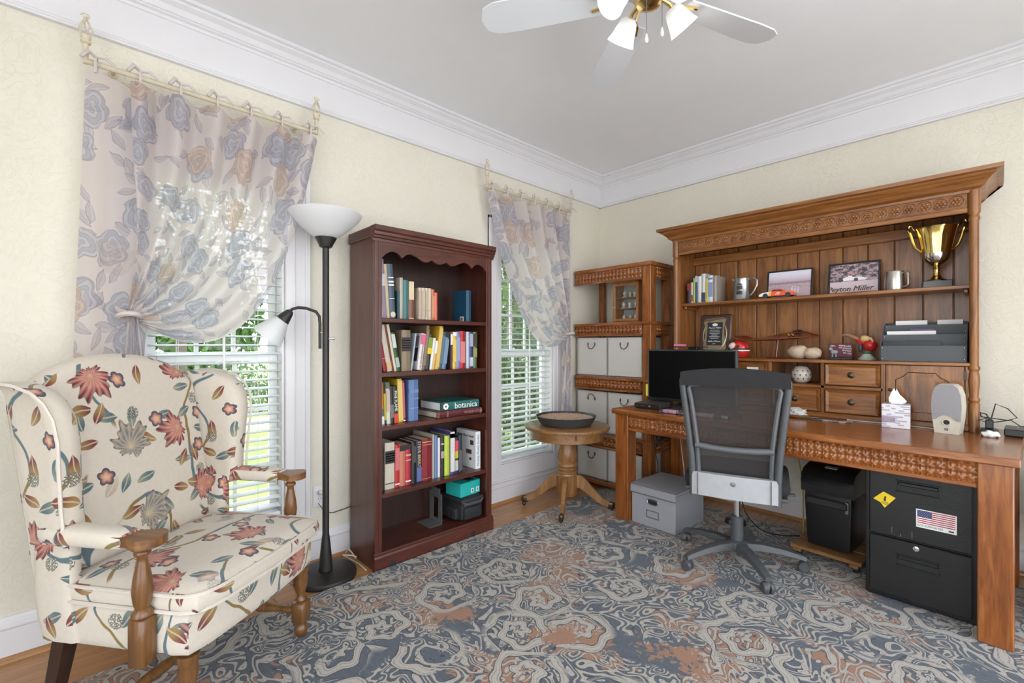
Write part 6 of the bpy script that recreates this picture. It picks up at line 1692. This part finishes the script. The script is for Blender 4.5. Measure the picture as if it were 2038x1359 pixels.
part('cross_bar', B().tube([(-.175, by(.665) - .012, .668), (-.09, by(.66) - .018, .66), (0, by(.655) - .02, .657), (.09, by(.66) - .018, .66), (.175, by(.665) - .012, .668)], .016, 10), plain('light_graphite', (.10, .104, .11)), oc, True)
for s_ in (-1, 1):
    part('back_rail', B().tube([(s_ * .166, by(.42) + .004, .43), (s_ * .164, by(.55), .55), (s_ * .168, by(.66) - .004, .66)], .012, 8), plain('light_graphite', (.10, .104, .11)), oc, True)
def mesh_mat():
    g = G('brown_mesh_fabric'); nt = g.nt
    v = g.coord(rand=False); x_, y_, z_ = g.xyz(v)
    wv = g.sin(x_ * 2600) * g.sin(z_ * 2600)
    g.base(g.mix(g.noise(v, 40, 2), (.020, .0165, .0155), (.030, .025, .023))).p(rough=.6)
    tp_ = nt.nodes.new('ShaderNodeBsdfTransparent'); mx = nt.nodes.new('ShaderNodeMixShader'); mx.inputs[0].default_value = .17
    nt.links.new(g.b.outputs[0], mx.inputs[1]); nt.links.new(tp_.outputs[0], mx.inputs[2]); nt.links.new(mx.outputs[0], g.out.inputs[0])
    return g.mat
def back_w(z):
    pts = [(.41, .185), (.5, .185), (.62, .192), (.72, .202), (.85, .216), (.96, .228), (1.03, .22)]
    for (z0, w0), (z1, w1) in zip(pts[:-1], pts[1:]):
        if z <= z1: return w0 + (w1 - w0) * (z - z0) / (z1 - z0)
    return .22
def mesh_surf(u, v):
    z = .45 + v * .565; x_ = (u * 2 - 1) * back_w(z)
    return (x_, by(z) + .012 + .02 * (1 - (x_ / .23) ** 2), z + (.022 * (1 - (x_ / .22) ** 2) if v > .95 else 0))
part('mesh_panel', B().grid(mesh_surf, 16, 20), mesh_mat(), oc, True)
part('top_band', B().grid(lambda u, v: ((u * 2 - 1) * .242, by(1.0) - .03, .972 + v * .068 + .022 * (1 - (u * 2 - 1) ** 2) * v), 16, 4).grid(lambda u, v: ((u * 2 - 1) * .242, by(1.0) + .018, .972 + v * .068 + .022 * (1 - (u * 2 - 1) ** 2) * v), 16, 4, True), M_seat, oc, True)
lp = B()
lp.grid(lambda u, v: ((u * 2 - 1) * .192, -.262 - .014 * (1 - (u * 2 - 1) ** 2), .415 + v * .115), 14, 4).grid(lambda u, v: ((u * 2 - 1) * .192, -.236, .415 + v * .115), 14, 4, True)
for e in (0, 1): lp.grid(lambda u, v, e=e: ((u * 2 - 1) * .192, -.236 - v * (.026 + .014 * (1 - (u * 2 - 1) ** 2)), .415 + e * .115), 14, 1, e == 1)
part('lumbar_panel', lp, M_lg, oc, 50)
part('lumbar_seam', B().box(-.165, -.162, -.272, -.262, .418, .527).box(.162, .165, -.272, -.262, .418, .527), M_og, oc)
part('logo_button', B().lathe([(.012, 0), (.012, .003), (.009, .004)], 18, M=Matrix.Translation((0, -.2755, .492)) @ Matrix.Rotation(R(90), 4, 'X')), M_gray, oc, True)

# ---------------------------------------------------------------- ceiling fan
fn = thing('ceiling_fan', 'white ceiling fan with glass shades and brass fittings', 'ceiling fan', (1.66, -1.99, 2.3))
fz = -2.2
FAN_W = .15
M_fan = paint('fan_white', (.74, .75, .77), .35)
part('canopy', B().lathe([(.02, 2.55 + fz), (.05, 2.58 + fz), (.07, 2.61 + fz), (.075, 2.64 + fz)], 28), M_fan, fn, True)
part('downrod', B().cyl((0, 0, 2.5 + fz), (0, 0, 2.56 + fz), .013), M_brass, fn, True)
part('motor_housing', B().lathe([(.05, 2.455 + fz), (.10, 2.46 + fz), (.12, 2.475 + fz), (.125, 2.51 + fz), (.11, 2.545 + fz), (.06, 2.56 + fz), (.02, 2.565 + fz)], 36), M_fan, fn, True)
part('brass_band', B().tube([(.126 * math.cos(a), .126 * math.sin(a), 2.505 + fz) for a in [i * math.pi / 14 for i in range(28)]], .004, 6, True), M_brass, fn, True)
part('light_kit', B().lathe([(.02, 2.375 + fz), (.045, 2.385 + fz), (.058, 2.41 + fz), (.058, 2.44 + fz), (.05, 2.458 + fz)], 28), M_brass, fn, True)
for k in range(5):
    a = R(214 - 72 * k)
    bl2 = B()
    poly = []
    for u, v in ((.17, -.055), (.30, -.062), (.52, -.072), (.60, -.07), (.645, -.05), (.662, 0), (.645, .05), (.60, .07), (.52, .072), (.30, .062), (.17, .055)): poly.append((u, v))
    bl2.prism(poly, 'z', -.003, .003)
    bl2.move(Matrix.Translation((0, 0, 2.425 + fz)) @ Matrix.Rotation(a, 4, 'Z') @ Matrix.Rotation(R(12), 4, 'X'))
    bd = part('blade', bl2, M_fan, fn)
    br_ = B().tube([(.10, 0, .045), (.14, 0, -.006), (.17, .02, -.008), (.215, .03, -.006)], .007, 6).tube([(.14, 0, -.006), (.17, -.02, -.008), (.215, -.03, -.006)], .007, 6)
    br_.move(Matrix.Translation((0, 0, 2.425 + fz)) @ Matrix.Rotation(a, 4, 'Z') @ Matrix.Rotation(R(12), 4, 'X'))
    part('blade_bracket', br_, M_brass, bd, True)
for k in range(4):
    a = R(250 + 90 * k); ca, sa = math.cos(a), math.sin(a)
    p0 = Vector((.05 * ca, .05 * sa, 2.425 + fz)); p1 = Vector((.10 * ca, .10 * sa, 2.415 + fz)); dd = Vector((ca * .72, sa * .72, -.7)).normalized()
    arm_ = part('lamp_arm', B().tube([tuple(p0), tuple(p1), tuple(p1 + dd * .02)], .008, 8), M_brass, fn, True)
    MM = Matrix.Translation(p1 + dd * .015) @ dd.to_track_quat('Z', 'Y').to_matrix().to_4x4()
    part('glass_shade', B().lathe([(.022, 0), (.034, .012), (.04, .035), (.047, .065), (.058, .092), (.056, .092), (.045, .065), (.038, .036), (.03, .014)], 26, M=MM), M_frost, arm_, True)
    part('bulb', B().sphere(tuple(p1 + dd * .05), .02), paint('bulb_white', (.85, .85, .83), .3), arm_, True)
    li = bpy.data.lights.new('fan_bulb_light', 'POINT'); li.energy = FAN_W; li.shadow_soft_size = .03; li.color = (1, .97, .93)
    lo_ = bpy.data.objects.new('fan_bulb_light', li); COL.objects.link(lo_); lo_.parent = fn; lo_.location = p1 + dd * .098
for x_, y_, z_ in ((.02, -.05, 2.235), (.055, .0, 2.265)):
    pc_ = part('pull_chain', B().cyl((x_, y_, z_ + fz), (x_, y_, 2.39 + fz), .0016, n=6), M_gray, fn)
    part('pull_knob', B().lathe([(.002, .0), (.006, .004), (.007, .012), (.003, .03), (.002, .034)], 10, c=(x_, y_, z_ - .028 + fz)), M_fan, pc_, True)
